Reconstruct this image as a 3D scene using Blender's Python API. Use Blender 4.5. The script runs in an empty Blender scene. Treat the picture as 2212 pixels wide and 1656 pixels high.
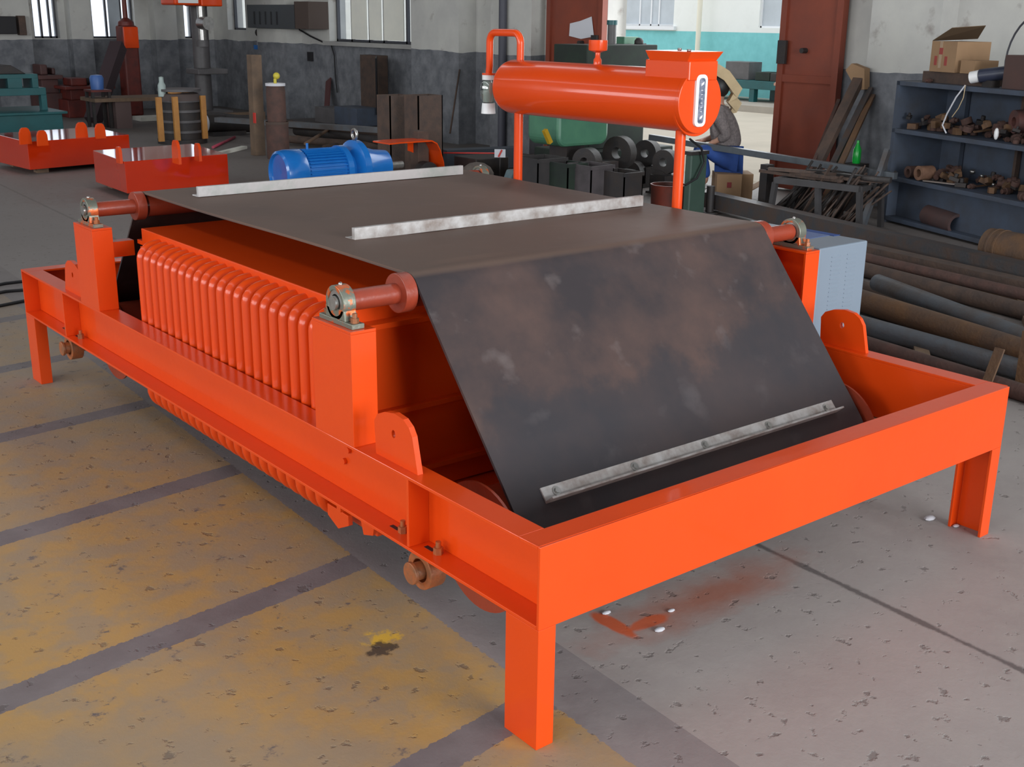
import bpy, bmesh, math, random
from mathutils import Vector, Matrix
random.seed(7)
sc = bpy.context.scene
COL = sc.collection
# ------------------------------------------------------------------ camera
CX, CY, CZ, YAW, PIT, ROL, FPX = -1.496, -1.7404, 1.6014, 0.6811, -0.3037, 0.0135, 2509.12
FW = Vector((math.sin(YAW)*math.cos(PIT), math.cos(YAW)*math.cos(PIT), math.sin(PIT)))
RT = Vector((math.cos(YAW), -math.sin(YAW), 0)); UP = RT.cross(FW)
R2 = RT*math.cos(ROL)+UP*math.sin(ROL); U2 = -RT*math.sin(ROL)+UP*math.cos(ROL)
cd = bpy.data.cameras.new('camera'); cam = bpy.data.objects.new('camera', cd); COL.objects.link(cam)
M3 = Matrix((R2, U2, -FW)).transposed(); cam.matrix_world = Matrix.Translation((CX, CY, CZ)) @ M3.to_4x4()
cd.sensor_fit = 'HORIZONTAL'; cd.sensor_width = 36; cd.lens = FPX/2212*36; cd.clip_end = 200; cd.clip_start = 0.05
sc.camera = cam
CAM = Vector((CX, CY, CZ))
def ray(px, py): return FW + R2*((px-1106)/FPX) - U2*((py-828)/FPX)
def at_z(px, py, z): d = ray(px, py); return CAM + d*((z-CZ)/d.z)
def at_x(px, py, x): d = ray(px, py); return CAM + d*((x-CX)/d.x)
def at_y(px, py, y): d = ray(px, py); return CAM + d*((y-CY)/d.y)
# ------------------------------------------------------------------ world, daylight, exposure
w = bpy.data.worlds.new('overcast'); sc.world = w; w.use_nodes = True
bg = w.node_tree.nodes['Background']; bg.inputs[0].default_value = (0.93, 0.97, 1.0, 1); bg.inputs[1].default_value = 1.6
sc.view_settings.view_transform = 'Standard'; sc.view_settings.look = 'None'
sc.view_settings.exposure = 0.12; sc.view_settings.gamma = 1.0; sc.view_settings.use_curve_mapping = False
try: sc.cycles.use_denoising = True; sc.cycles.max_bounces = 8; sc.cycles.sample_clamp_indirect = 6
except Exception: pass
def area(name, loc, rot, sx, sy, power, color=(0.93, 0.97, 1.0)):
    l = bpy.data.lights.new(name, 'AREA'); l.shape = 'RECTANGLE'; l.size = sx; l.size_y = sy; l.energy = power; l.color = color
    o = bpy.data.objects.new(name, l); COL.objects.link(o); o.location = loc; o.rotation_euler = rot; return o
area('front_doorway_daylight', (1.5, -8.9, 2.3), (math.radians(90), 0, 0), 6.0, 4.0, 1000)
for i, yy in enumerate((-5.5, -1.0, 3.5, 8.0, 12.5)):
    area('side_window_daylight', (-8.9, yy, 2.9), (0, math.radians(-90), 0), 2.4, 2.6, 190 if yy < 4 else 150)
for i, xx in enumerate((-3.0, 3.2)):
    area('overhead_fill', (xx, 5.0, 4.95), (0, 0, 0), 0.9, 20.0, 120)  # unseen overhead fill, added to brighten the floor and belt
# daylight coming in through the openings of the two far walls
area('doorway_daylight', (8.35, 7.15, 2.0), (0, math.radians(90), 0), 3.6, 2.4, 60)
# ------------------------------------------------------------------ materials
def mat(name, col, rough=0.5, metal=0.0, col2=None, scale=6.0, amt=0.5, bump=0.0, bscale=40.0, coat=0.0, sharp=False, spec=None):
    m = bpy.data.materials.new(name); m.use_nodes = True; nt = m.node_tree; N = nt.nodes; L = nt.links
    b = N['Principled BSDF']; b.inputs['Base Color'].default_value = (*col, 1); b.inputs['Roughness'].default_value = rough
    b.inputs['Metallic'].default_value = metal
    if spec is not None and 'Specular IOR Level' in b.inputs: b.inputs['Specular IOR Level'].default_value = spec
    if coat: b.inputs['Coat Weight'].default_value = coat; b.inputs['Coat Roughness'].default_value = 0.07
    tc = N.new('ShaderNodeTexCoord')
    if col2:
        n = N.new('ShaderNodeTexNoise'); n.inputs['Scale'].default_value = scale; n.inputs['Detail'].default_value = 7; n.inputs['Roughness'].default_value = 0.6
        L.new(tc.outputs['Object'], n.inputs['Vector'])
        r = N.new('ShaderNodeValToRGB'); d = 0.03 if sharp else 0.18
        r.color_ramp.elements[0].position = 1-amt-d; r.color_ramp.elements[1].position = min(1-amt+d, 1)
        r.color_ramp.elements[0].color = (*col, 1); r.color_ramp.elements[1].color = (*col2, 1)
        L.new(n.outputs['Fac'], r.inputs[0]); L.new(r.outputs[0], b.inputs['Base Color'])
    if bump:
        n2 = N.new('ShaderNodeTexNoise'); n2.inputs['Scale'].default_value = bscale; n2.inputs['Detail'].default_value = 5
        L.new(tc.outputs['Object'], n2.inputs['Vector']); bp = N.new('ShaderNodeBump'); bp.inputs['Strength'].default_value = bump; bp.inputs['Distance'].default_value = 0.01
        L.new(n2.outputs['Fac'], bp.inputs['Height']); L.new(bp.outputs[0], b.inputs['Normal'])
    return m
ORANGE = mat('orange_gloss_paint', (0.76, 0.067, 0.005), 0.32, 0, (0.72, 0.060, 0.004), 3, 0.5, 0.04, 30, coat=0.38, spec=0.25)
ORANGE2 = mat('red_orange_gloss_paint', (0.58, 0.030, 0.003), 0.04, 0, (0.55, 0.027, 0.003), 3, 0.5, coat=1.0)
PRIMER = mat('dull_red_primer', (0.33, 0.045, 0.018), 0.35, 0, (0.25, 0.04, 0.02), 8, 0.5, 0.1, 60)
ORUST = mat('orange_overspray_rust', (0.50, 0.13, 0.035), 0.45, 0.2, (0.22, 0.10, 0.05), 25, 0.5, 0.2, 80)
CAST = mat('cast_iron_oversprayed', (0.20, 0.21, 0.17), 0.38, 0.5, (0.62, 0.14, 0.04), 28, 0.45, 0.1, 80, sharp=True)
STEEL = mat('bright_steel', (0.55, 0.54, 0.52), 0.3, 0.9, (0.40, 0.38, 0.36), 30, 0.5)
CLEAT = mat('worn_galvanised_bar', (0.50, 0.48, 0.47), 0.5, 0.1, (0.24, 0.19, 0.165), 18, 0.47, 0.15, 60)
CLEATG = mat('worn_bar_green_paint', (0.50, 0.47, 0.46), 0.5, 0.1, (0.13, 0.25, 0.17), 4, 0.30, 0.15, 60)
BLUE = mat('blue_motor_paint', (0.010, 0.17, 0.55), 0.25, 0, (0.008, 0.14, 0.48), 8, 0.5, coat=0.5)
CABG = mat('pale_blue_grey_enamel', (0.20, 0.245, 0.30), 0.45, 0, (0.195, 0.24, 0.295), 5, 0.5)
WHITE = mat('white_plastic', (0.80, 0.80, 0.80), 0.35)
BLACK = mat('black_rubber', (0.012, 0.011, 0.013), 0.6)
DGLASS = mat('dark_gauge_glass', (0.07, 0.09, 0.14), 0.1, 0, (0.28, 0.30, 0.38), 60, 0.5)
RUST = mat('brown_rust', (0.105, 0.064, 0.046), 0.8, 0, (0.06, 0.042, 0.036), 9, 0.5, 0.3, 50)
RUST2 = mat('ochre_rust', (0.15, 0.075, 0.032), 0.8, 0, (0.085, 0.052, 0.036), 7, 0.5, 0.3, 50)
RUST3 = mat('red_brown_rust', (0.11, 0.052, 0.04), 0.8, 0, (0.06, 0.036, 0.03), 9, 0.5, 0.3, 50)
DSTEEL = mat('dark_mill_steel', (0.075, 0.075, 0.08), 0.5, 0.4, (0.12, 0.075, 0.055), 8, 0.45, 0.2, 50)
GSTEEL = mat('blue_grey_steel', (0.10, 0.11, 0.125), 0.55, 0.2, (0.09, 0.065, 0.05), 6, 0.42, 0.2, 50)
SHELFM = mat('blue_grey_rack_paint', (0.065, 0.085, 0.125), 0.6, 0, (0.055, 0.06, 0.075), 6, 0.45, 0.1, 50)
TEAL = mat('teal_machine_paint', (0.008, 0.10, 0.11), 0.4, 0, (0.008, 0.075, 0.08), 5, 0.5)
GREEN = mat('green_machine_paint', (0.08, 0.22, 0.13), 0.4, 0, (0.06, 0.17, 0.11), 5, 0.5)
DGREEN = mat('dark_green_paint', (0.013, 0.028, 0.016), 0.7, 0, (0.008, 0.011, 0.010), 5, 0.5)
DARK = mat('dark_greasy_iron', (0.020, 0.018, 0.020), 0.6, 0, (0.034, 0.025, 0.021), 9, 0.5, 0.2, 50)
REDM = mat('dark_red_machine_paint', (0.17, 0.022, 0.014), 0.5, 0, (0.08, 0.016, 0.013), 6, 0.5)
YEL = mat('yellow_ochre_paint', (0.50, 0.23, 0.05), 0.5, 0, (0.40, 0.17, 0.04), 9, 0.5)
DOORM = mat('red_oxide_door_paint', (0.24, 0.048, 0.022), 0.5, 0, (0.17, 0.038, 0.022), 2.2, 0.5, 0.1, 20)
CARD = mat('brown_cardboard', (0.36, 0.22, 0.12), 0.85, 0, (0.31, 0.19, 0.105), 5, 0.5)
WOOD = mat('weathered_wood', (0.20, 0.13, 0.08), 0.8, 0, (0.14, 0.09, 0.06), 12, 0.5)
GREYP = mat('grey_machine_paint', (0.115, 0.105, 0.11), 0.5, 0, (0.08, 0.075, 0.075), 6, 0.5)
CREAM = mat('cream_render', (0.72, 0.70, 0.62), 0.8, 0, (0.64, 0.62, 0.56), 3, 0.4)
PAPER = mat('white_paper', (0.62, 0.62, 0.66), 0.8)
SKIN = mat('skin', (0.42, 0.22, 0.15), 0.5)
HAIR = mat('black_hair', (0.012, 0.010, 0.010), 0.5)
SHIRT = mat('grey_patterned_cloth', (0.20, 0.165, 0.16), 0.85, 0, (0.10, 0.085, 0.085), 55, 0.5)
TROU = mat('blue_cloth', (0.02, 0.07, 0.28), 0.8, 0, (0.015, 0.05, 0.21), 8, 0.5)
BEIGE = mat('beige_cloth', (0.55, 0.42, 0.25), 0.85, 0, (0.45, 0.34, 0.2), 9, 0.5)
GBOT = mat('green_bottle_plastic', (0.01, 0.42, 0.05), 0.2)
CYAN = mat('light_blue_plastic', (0.10, 0.30, 0.42), 0.5)
REDP = mat('red_plastic', (0.55, 0.04, 0.03), 0.4)

def M_(N, L, op, a, b_=None):
    n = N.new('ShaderNodeMath'); n.operation = op
    for i, v in enumerate((a, b_)):
        if v is None: continue
        if isinstance(v, (int, float)): n.inputs[i].default_value = v
        else: L.new(v, n.inputs[i])
    return n.outputs[0]
def rubber_mat():
    m = bpy.data.materials.new('dusty_brown_rubber'); m.use_nodes = True; nt = m.node_tree; N = nt.nodes; L = nt.links; b = N['Principled BSDF']
    tc = N.new('ShaderNodeTexCoord')
    n = N.new('ShaderNodeTexNoise'); n.inputs['Scale'].default_value = 2.6; n.inputs['Detail'].default_value = 9; n.inputs['Roughness'].default_value = 0.62
    L.new(tc.outputs['Object'], n.inputs['Vector'])
    r = N.new('ShaderNodeValToRGB'); e = r.color_ramp.elements
    e[0].position = 0.36; e[0].color = (0.038, 0.031, 0.034, 1); e[1].position = 0.62; e[1].color = (0.088, 0.055, 0.048, 1)
    L.new(n.outputs['Fac'], r.inputs[0])
    n2 = N.new('ShaderNodeTexNoise'); n2.inputs['Scale'].default_value = 9; n2.inputs['Detail'].default_value = 8; L.new(tc.outputs['Object'], n2.inputs['Vector'])
    r2 = N.new('ShaderNodeValToRGB'); r2.color_ramp.elements[0].position = 0.60; r2.color_ramp.elements[1].position = 0.76
    r2.color_ramp.elements[0].color = (0, 0, 0, 1); r2.color_ramp.elements[1].color = (0.45, 0.45, 0.45, 1)
    L.new(n2.outputs['Fac'], r2.inputs[0])
    mx = N.new('ShaderNodeMixRGB'); mx.inputs[2].default_value = (0.18, 0.15, 0.145, 1); L.new(r2.outputs[0], mx.inputs[0]); L.new(r.outputs[0], mx.inputs[1])
    # settled brown dust on the upper run (the run that lies above 0.9 m)
    sp = N.new('ShaderNodeSeparateXYZ'); L.new(tc.outputs['Object'], sp.inputs[0])
    mr = N.new('ShaderNodeMapRange'); mr.inputs[1].default_value = 0.925; mr.inputs[2].default_value = 0.936; L.new(sp.outputs['Z'], mr.inputs[0])
    ml = N.new('ShaderNodeMath'); ml.operation = 'MULTIPLY'; ml.inputs[1].default_value = 0.75; L.new(mr.outputs[0], ml.inputs[0])
    mx2 = N.new('ShaderNodeMixRGB'); mx2.inputs[2].default_value = (0.165, 0.105, 0.078, 1); L.new(ml.outputs[0], mx2.inputs[0]); L.new(mx.outputs[0], mx2.inputs[1])
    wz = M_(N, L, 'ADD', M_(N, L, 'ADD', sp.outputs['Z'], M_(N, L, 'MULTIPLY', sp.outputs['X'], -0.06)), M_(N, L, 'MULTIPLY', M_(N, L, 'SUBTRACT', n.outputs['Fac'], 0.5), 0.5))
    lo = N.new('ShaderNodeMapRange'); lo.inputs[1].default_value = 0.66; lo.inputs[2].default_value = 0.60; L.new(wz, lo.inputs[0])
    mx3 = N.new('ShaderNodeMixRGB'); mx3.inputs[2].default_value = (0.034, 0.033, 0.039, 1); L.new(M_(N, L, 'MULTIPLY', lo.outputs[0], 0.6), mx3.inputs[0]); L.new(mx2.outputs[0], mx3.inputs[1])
    L.new(mx3.outputs[0], b.inputs['Base Color']); b.inputs['Roughness'].default_value = 0.6; b.inputs['Specular IOR Level'].default_value = 0.3
    bp = N.new('ShaderNodeBump'); bp.inputs['Strength'].default_value = 0.15; bp.inputs['Distance'].default_value = 0.01; L.new(n2.outputs['Fac'], bp.inputs['Height']); L.new(bp.outputs[0], b.inputs['Normal'])
    return m
RUBBER = rubber_mat()

def floor_mat():
    m = bpy.data.materials.new('worn_concrete_with_floor_paint'); m.use_nodes = True; nt = m.node_tree; N = nt.nodes; L = nt.links; b = N['Principled BSDF']
    tc = N.new('ShaderNodeTexCoord'); sp = N.new('ShaderNodeSeparateXYZ'); L.new(tc.outputs['Object'], sp.inputs[0]); X, Y = sp.outputs['X'], sp.outputs['Y']
    def noise(s, d=6, r=0.6):
        n = N.new('ShaderNodeTexNoise'); n.inputs['Scale'].default_value = s; n.inputs['Detail'].default_value = d; n.inputs['Roughness'].default_value = r
        L.new(tc.outputs['Object'], n.inputs['Vector']); return n.outputs['Fac']
    def ramp(f, p0, p1, c0=(0, 0, 0), c1=(1, 1, 1)):
        r = N.new('ShaderNodeValToRGB'); r.color_ramp.elements[0].position = p0; r.color_ramp.elements[1].position = p1
        r.color_ramp.elements[0].color = (*c0, 1); r.color_ramp.elements[1].color = (*c1, 1); L.new(f, r.inputs[0]); return r.outputs[0]
    def mix(f, a, c):
        x = N.new('ShaderNodeMixRGB'); L.new(f, x.inputs[0]) if not isinstance(f, float) else setattr(x.inputs[0], 'default_value', f)
        for i, v in ((1, a), (2, c)):
            if isinstance(v, tuple): x.inputs[i].default_value = (*v, 1)
            else: L.new(v, x.inputs[i])
        return x.outputs[0]
    n1, n2, n3 = noise(1.3), noise(7, 8), noise(28, 6, 0.7)
    con = ramp(n1, 0.3, 0.7, (0.30, 0.265, 0.252), (0.375, 0.335, 0.318))
    con = mix(ramp(n2, 0.45, 0.72), con, (0.36, 0.325, 0.305))
    # yellow painted bay with grey cross bands
    wob = M_(N, L, 'MULTIPLY', M_(N, L, 'SUBTRACT', noise(60, 4, 0.7), 0.5), 0.03)
    v = M_(N, L, 'SUBTRACT', Y, M_(N, L, 'MULTIPLY', X, 0.12)); v = M_(N, L, 'ADD', v, wob)
    fr = M_(N, L, 'FRACT', M_(N, L, 'DIVIDE', M_(N, L, 'ADD', v, 4.575+0.4575-0.08), 0.925))
    band = M_(N, L, 'LESS_THAN', M_(N, L, 'ABSOLUTE', M_(N, L, 'SUBTRACT', fr, 0.5)), 0.058)
    edge = M_(N, L, 'LESS_THAN', M_(N, L, 'ADD', M_(N, L, 'SUBTRACT', X, M_(N, L, 'MULTIPLY', Y, 0.045)), wob), 0.148)
    far = M_(N, L, 'LESS_THAN', v, 6.3)
    left = M_(N, L, 'GREATER_THAN', X, -2.3)
    yz = M_(N, L, 'MULTIPLY', M_(N, L, 'MULTIPLY', edge, far), left)
    yel = mix(ramp(n2, 0.42, 0.6), (0.46, 0.275, 0.095), (0.36, 0.255, 0.15))
    yel = mix(ramp(n1, 0.45, 0.68), yel, (0.32, 0.245, 0.17))
    worn = ramp(noise(9, 9, 0.75), 0.60, 0.66)
    yel = mix(worn, yel, (0.14, 0.115, 0.11))
    gry = mix(ramp(n2, 0.4, 0.7), (0.16, 0.14, 0.15), (0.21, 0.185, 0.19))
    fadeY = N.new('ShaderNodeMapRange'); fadeY.inputs[1].default_value = 1.5; fadeY.inputs[2].default_value = 6.5; fadeY.inputs[3].default_value = 1.0; fadeY.inputs[4].default_value = 0.35; L.new(Y, fadeY.inputs[0])
    c = mix(M_(N, L, 'MULTIPLY', yz, fadeY.outputs[0]), con, yel)
    c = mix(M_(N, L, 'MULTIPLY', M_(N, L, 'MULTIPLY', yz, band), 0.95), c, gry)
    strip = M_(N, L, 'MULTIPLY', M_(N, L, 'LESS_THAN', M_(N, L, 'SUBTRACT', X, M_(N, L, 'MULTIPLY', Y, 0.045)), 0.34), M_(N, L, 'SUBTRACT', 1.0, edge))
    c = mix(M_(N, L, 'MULTIPLY', strip, 0.55), c, gry)
    # joint
    jx = M_(N, L, 'ABSOLUTE', M_(N, L, 'SUBTRACT', M_(N, L, 'ADD', X, M_(N, L, 'MULTIPLY', wob, 0.6)), M_(N, L, 'ADD', M_(N, L, 'MULTIPLY', Y, 0.05), 1.252)))
    joint = ramp(M_(N, L, 'SUBTRACT', jx, M_(N, L, 'MULTIPLY', M_(N, L, 'SUBTRACT', n2, 0.45), 0.03)), 0.004, 0.014, (1, 1, 1), (0, 0, 0))
    c = mix(M_(N, L, 'MULTIPLY', joint, 0.75), c, (0.07, 0.058, 0.058))
    # orange overspray
    def spot(cx, cy, rx, ry, lo=0.45, hi=1.0, nn=None, na=1.1):
        dx = M_(N, L, 'DIVIDE', M_(N, L, 'SUBTRACT', X, cx), rx); dy = M_(N, L, 'DIVIDE', M_(N, L, 'SUBTRACT', Y, cy), ry)
        d = M_(N, L, 'SQRT', M_(N, L, 'ADD', M_(N, L, 'MULTIPLY', dx, dx), M_(N, L, 'MULTIPLY', dy, dy)))
        d = M_(N, L, 'ADD', d, M_(N, L, 'MULTIPLY', M_(N, L, 'SUBTRACT', nn or n2, 0.5), na))
        return ramp(d, lo, hi, (1, 1, 1), (0, 0, 0))
    c = mix(M_(N, L, 'MULTIPLY', spot(0.88, 0.27, 0.55, 0.13, 0.15, 1.1), 0.72), c, (0.36, 0.10, 0.045))
    c = mix(M_(N, L, 'MULTIPLY', spot(0.545, 0.315, 0.03, 0.10, 0.7, 1.0), 0.9), c, (0.55, 0.09, 0.02))
    c = mix(M_(N, L, 'MULTIPLY', spot(0.63, 0.265, 0.09, 0.03, 0.7, 1.0), 0.85), c, (0.55, 0.09, 0.02))
    c = mix(M_(N, L, 'MULTIPLY', spot(3.0, 8.9, 1.4, 0.8), 0.5), c, (0.20, 0.055, 0.035))
    c = mix(M_(N, L, 'MULTIPLY', spot(4.2, 8.6, 0.9, 0.8), 0.6), c, (0.16, 0.045, 0.03))
    c = mix(M_(N, L, 'MULTIPLY', spot(2.9, 11.2, 1.4, 0.5), 0.5), c, (0.20, 0.055, 0.035))
    c = mix(M_(N, L, 'MULTIPLY', spot(-0.005, 0.640, 0.055, 0.045, 0.5, 1.2, n3, 3.0), 0.85), c, (0.75, 0.45, 0.04))
    c = mix(M_(N, L, 'MULTIPLY', spot(-0.035, 0.596, 0.050, 0.036, 0.6, 1.05, n3, 3.0), 0.9), c, (0.06, 0.045, 0.035))
    # brown grime towards the side wall
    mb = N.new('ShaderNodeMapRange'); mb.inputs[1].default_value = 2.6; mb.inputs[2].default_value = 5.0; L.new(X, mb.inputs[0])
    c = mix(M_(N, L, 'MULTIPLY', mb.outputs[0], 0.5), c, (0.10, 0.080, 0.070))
    my_ = N.new('ShaderNodeMapRange'); my_.inputs[1].default_value = 1.5; my_.inputs[2].default_value = 7.0; L.new(Y, my_.inputs[0])  # daylight falling off towards the far end, painted into the floor colour
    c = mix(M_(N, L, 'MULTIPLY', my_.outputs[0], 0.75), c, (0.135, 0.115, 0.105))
    pits = ramp(noise(19, 5, 0.55), 0.32, 0.38)
    c = mix(M_(N, L, 'MULTIPLY', M_(N, L, 'SUBTRACT', 1.0, pits), 0.5), c, (0.09, 0.075, 0.07))
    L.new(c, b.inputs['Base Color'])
    b.inputs['Roughness'].default_value = 0.62
    h = M_(N, L, 'ADD', M_(N, L, 'MULTIPLY', n3, 0.5), pits); bp = N.new('ShaderNodeBump'); bp.inputs['Strength'].default_value = 0.5; bp.inputs['Distance'].default_value = 0.005
    L.new(h, bp.inputs['Height']); L.new(bp.outputs[0], b.inputs['Normal'])
    return m
FLOORM = floor_mat()
def wall_mat(name='two_tone_plaster', up=(0.56, 0.55, 0.51), up2=(0.46, 0.45, 0.43), lo=(0.12, 0.125, 0.14), lo2=(0.21, 0.215, 0.23), zd=1.19, amp=0.10, rough=0.85, stain=(0.24, 0.20, 0.18)):
    m = bpy.data.materials.new(name); m.use_nodes = True; nt = m.node_tree; N = nt.nodes; L = nt.links; b = N['Principled BSDF']
    tc = N.new('ShaderNodeTexCoord'); sp = N.new('ShaderNodeSeparateXYZ'); L.new(tc.outputs['Object'], sp.inputs[0])
    def noise(s, d=7):
        n = N.new('ShaderNodeTexNoise'); n.inputs['Scale'].default_value = s; n.inputs['Detail'].default_value = d; n.inputs['Roughness'].default_value = 0.62
        L.new(tc.outputs['Object'], n.inputs['Vector']); return n.outputs['Fac']
    def ramp(f, p0, p1, c0, c1):
        r = N.new('ShaderNodeValToRGB'); r.color_ramp.elements[0].position = p0; r.color_ramp.elements[1].position = p1
        r.color_ramp.elements[0].color = (*c0, 1); r.color_ramp.elements[1].color = (*c1, 1); L.new(f, r.inputs[0]); return r.outputs[0]
    a = ramp(noise(1.6), 0.35, 0.65, up, up2); st = ramp(noise(4.2), 0.60, 0.74, (0, 0, 0), (0.7, 0.7, 0.7))
    x = N.new('ShaderNodeMixRGB'); x.inputs[2].default_value = (*stain, 1); L.new(st, x.inputs[0]); L.new(a, x.inputs[1])
    c = ramp(noise(5.5), 0.36, 0.64, lo, lo2)
    z = M_(N, L, 'ADD', sp.outputs['Z'], M_(N, L, 'MULTIPLY', M_(N, L, 'SUBTRACT', noise(1.1, 3), 0.5), amp))
    t = M_(N, L, 'GREATER_THAN', z, zd); y = N.new('ShaderNodeMixRGB'); L.new(t, y.inputs[0]); L.new(c, y.inputs[1]); L.new(x.outputs[0], y.inputs[2])
    L.new(y.outputs[0], b.inputs['Base Color']); b.inputs['Roughness'].default_value = rough
    return m
WALLM = wall_mat()
YARDW = wall_mat('white_and_turquoise_render', (0.82, 0.84, 0.82), (0.78, 0.80, 0.78), (0.22, 0.60, 0.62), (0.19, 0.54, 0.56), 1.40, 0.0, 0.8, (0.76, 0.77, 0.75))
YARDF = mat('pale_yard_concrete', (0.52, 0.46, 0.38), 0.9, 0, (0.45, 0.40, 0.33), 1.2, 0.5)
CEILM = mat('dark_roof_sheet', (0.06, 0.06, 0.065), 0.8)
PLAIN = mat('plain_wall_paint', (0.38, 0.37, 0.35), 0.85, 0, (0.30, 0.29, 0.28), 1.5, 0.5)
FRAMEM = mat('dark_window_frame', (0.06, 0.06, 0.07), 0.5)
WFRAME = mat('white_window_frame', (0.75, 0.77, 0.80), 0.4)
def glass_mat(name, tint=(0.92, 0.95, 1.0), g=0.08):
    m = bpy.data.materials.new(name); m.use_nodes = True; nt = m.node_tree; N = nt.nodes; L = nt.links; N.remove(N['Principled BSDF'])
    t = N.new('ShaderNodeBsdfTransparent'); t.inputs[0].default_value = (*tint, 1); gl = N.new('ShaderNodeBsdfGlossy'); gl.inputs['Roughness'].default_value = 0.05
    x = N.new('ShaderNodeMixShader'); x.inputs[0].default_value = g; L.new(t.outputs[0], x.inputs[1]); L.new(gl.outputs[0], x.inputs[2]); L.new(x.outputs[0], N['Material Output'].inputs[0]); return m
GLASS = glass_mat('window_glass'); GGLASS = glass_mat('breather_glass', (0.80, 0.86, 0.84), 0.25)
SILV = mat('frosted_pane', (0.50, 0.55, 0.60), 0.3, 0, (0.42, 0.46, 0.50), 2, 0.5)
MILK = mat('milky_pane', (0.95, 0.93, 0.82), 0.5, 0, (0.85, 0.84, 0.76), 2, 0.5)

# ------------------------------------------------------------------ mesh helpers
class MB:
    def __init__(s): s.v = []; s.f = []; s.sm = []
    def add(s, vs, fs, smooth=False):
        n = len(s.v); s.v += [Vector(p) for p in vs]; s.f += [[n+i for i in f] for f in fs]; s.sm += [smooth]*len(fs); return s
    def box(s, x0, x1, y0, y1, z0, z1):
        vs = [(x0, y0, z0), (x1, y0, z0), (x1, y1, z0), (x0, y1, z0), (x0, y0, z1), (x1, y0, z1), (x1, y1, z1), (x0, y1, z1)]
        return s.add(vs, [(0, 3, 2, 1), (4, 5, 6, 7), (0, 1, 5, 4), (1, 2, 6, 5), (2, 3, 7, 6), (3, 0, 4, 7)])
    def bar(s, p0, p1, wd, ht, up=(0, 0, 1)):     # rectangular bar between two points
        p0, p1 = Vector(p0), Vector(p1); d = (p1-p0).normalized(); u = Vector(up)
        if abs(d.dot(u)) > 0.98: u = Vector((1, 0, 0))
        r = d.cross(u).normalized()*wd/2; u = r.cross(d).normalized()*ht/2; vs = []
        for p in (p0, p1): vs += [p-r-u, p+r-u, p+r+u, p-r+u]
        return s.add(vs, [(0, 1, 2, 3), (7, 6, 5, 4), (0, 4, 5, 1), (1, 5, 6, 2), (2, 6, 7, 3), (3, 7, 4, 0)])
    def cyl(s, p0, p1, r, n=24, r2=None, hole=0):
        p0, p1 = Vector(p0), Vector(p1); r2 = r if r2 is None else r2
        d = (p1-p0).normalized(); a = Vector((0, 0, 1)) if abs(d.z) < 0.9 else Vector((1, 0, 0)); u = d.cross(a).normalized(); v = d.cross(u)
        A = []; B = []
        for i in range(n):
            t = 2*math.pi*i/n; e = u*math.cos(t)+v*math.sin(t); A.append(p0+e*r); B.append(p1+e*r2)
        s.add(A+B, [[i, i+n, (i+1) % n+n, (i+1) % n] for i in range(n)], True)
        if not hole: s.add(A, [list(range(n))]); s.add(B, [list(range(n-1, -1, -1))])
        else:
            for P, p, flip in ((A, p0, 0), (B, p1, 1)):
                I = [p+(q-p)*hole for q in P]
                s.add(P+I, [([i, (i+1) % n, (i+1) % n+n, i+n] if not flip else [i+n, (i+1) % n+n, (i+1) % n, i]) for i in range(n)])
            IA = [p0+(q-p0)*hole for q in A]; IB = [p1+(q-p1)*hole for q in B]
            s.add(IA+IB, [[i, (i+1) % n, (i+1) % n+n, i+n] for i in range(n)], True)
        return s
    def tube(s, path, r, n=12, closed=False):
        P = [Vector(p) for p in path]; rings = []; prev = None; K = len(P)
        for i, p in enumerate(P):
            if closed: d = (P[(i+1) % K]-P[i-1]).normalized()
            else: d = ((P[min(i+1, K-1)]-P[max(i-1, 0)])).normalized()
            if prev is None: a = Vector((0, 0, 1)) if abs(d.z) < 0.9 else Vector((1, 0, 0)); u = d.cross(a).normalized()
            else: u = (prev-d*prev.dot(d)).normalized()
            prev = u; v = d.cross(u); rr = r[i] if isinstance(r, (list, tuple)) else r
            rings.append([p+(u*math.cos(2*math.pi*k/n)+v*math.sin(2*math.pi*k/n))*rr for k in range(n)])
        vs = [q for R in rings for q in R]; fs = []; T = K if closed else K-1
        for i in range(T):
            j = (i+1) % K
            for k in range(n): fs.append([i*n+k, i*n+(k+1) % n, j*n+(k+1) % n, j*n+k])
        s.add(vs, fs, True)
        if not closed: s.add(rings[0], [list(range(n-1, -1, -1))]); s.add(rings[-1], [list(range(n))])
        return s
    def prism(s, pts, axis, a, b):                # polygon (2-D) extruded along an axis
        n = len(pts)
        def mk(p, t): return {'x': (t, p[0], p[1]), 'y': (p[0], t, p[1]), 'z': (p[0], p[1], t)}[axis]
        vs = [mk(p, a) for p in pts]+[mk(p, b) for p in pts]
        return s.add(vs, [list(range(n)), list(range(2*n-1, n-1, -1))]+[[i, i+n, (i+1) % n+n, (i+1) % n] for i in range(n)])
    def lathe(s, prof, o, axis=(0, 0, 1), n=24):  # prof: (radius, height)
        o = Vector(o); d = Vector(axis).normalized(); a = Vector((0, 0, 1)) if abs(d.z) < 0.9 else Vector((1, 0, 0)); u = d.cross(a).normalized(); v = d.cross(u)
        vs = [o+d*h+(u*math.cos(2*math.pi*k/n)+v*math.sin(2*math.pi*k/n))*max(r, 1e-4) for r, h in prof for k in range(n)]
        fs = [[i*n+k, i*n+(k+1) % n, (i+1)*n+(k+1) % n, (i+1)*n+k] for i in range(len(prof)-1) for k in range(n)]
        return s.add(vs, fs, True)
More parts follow.
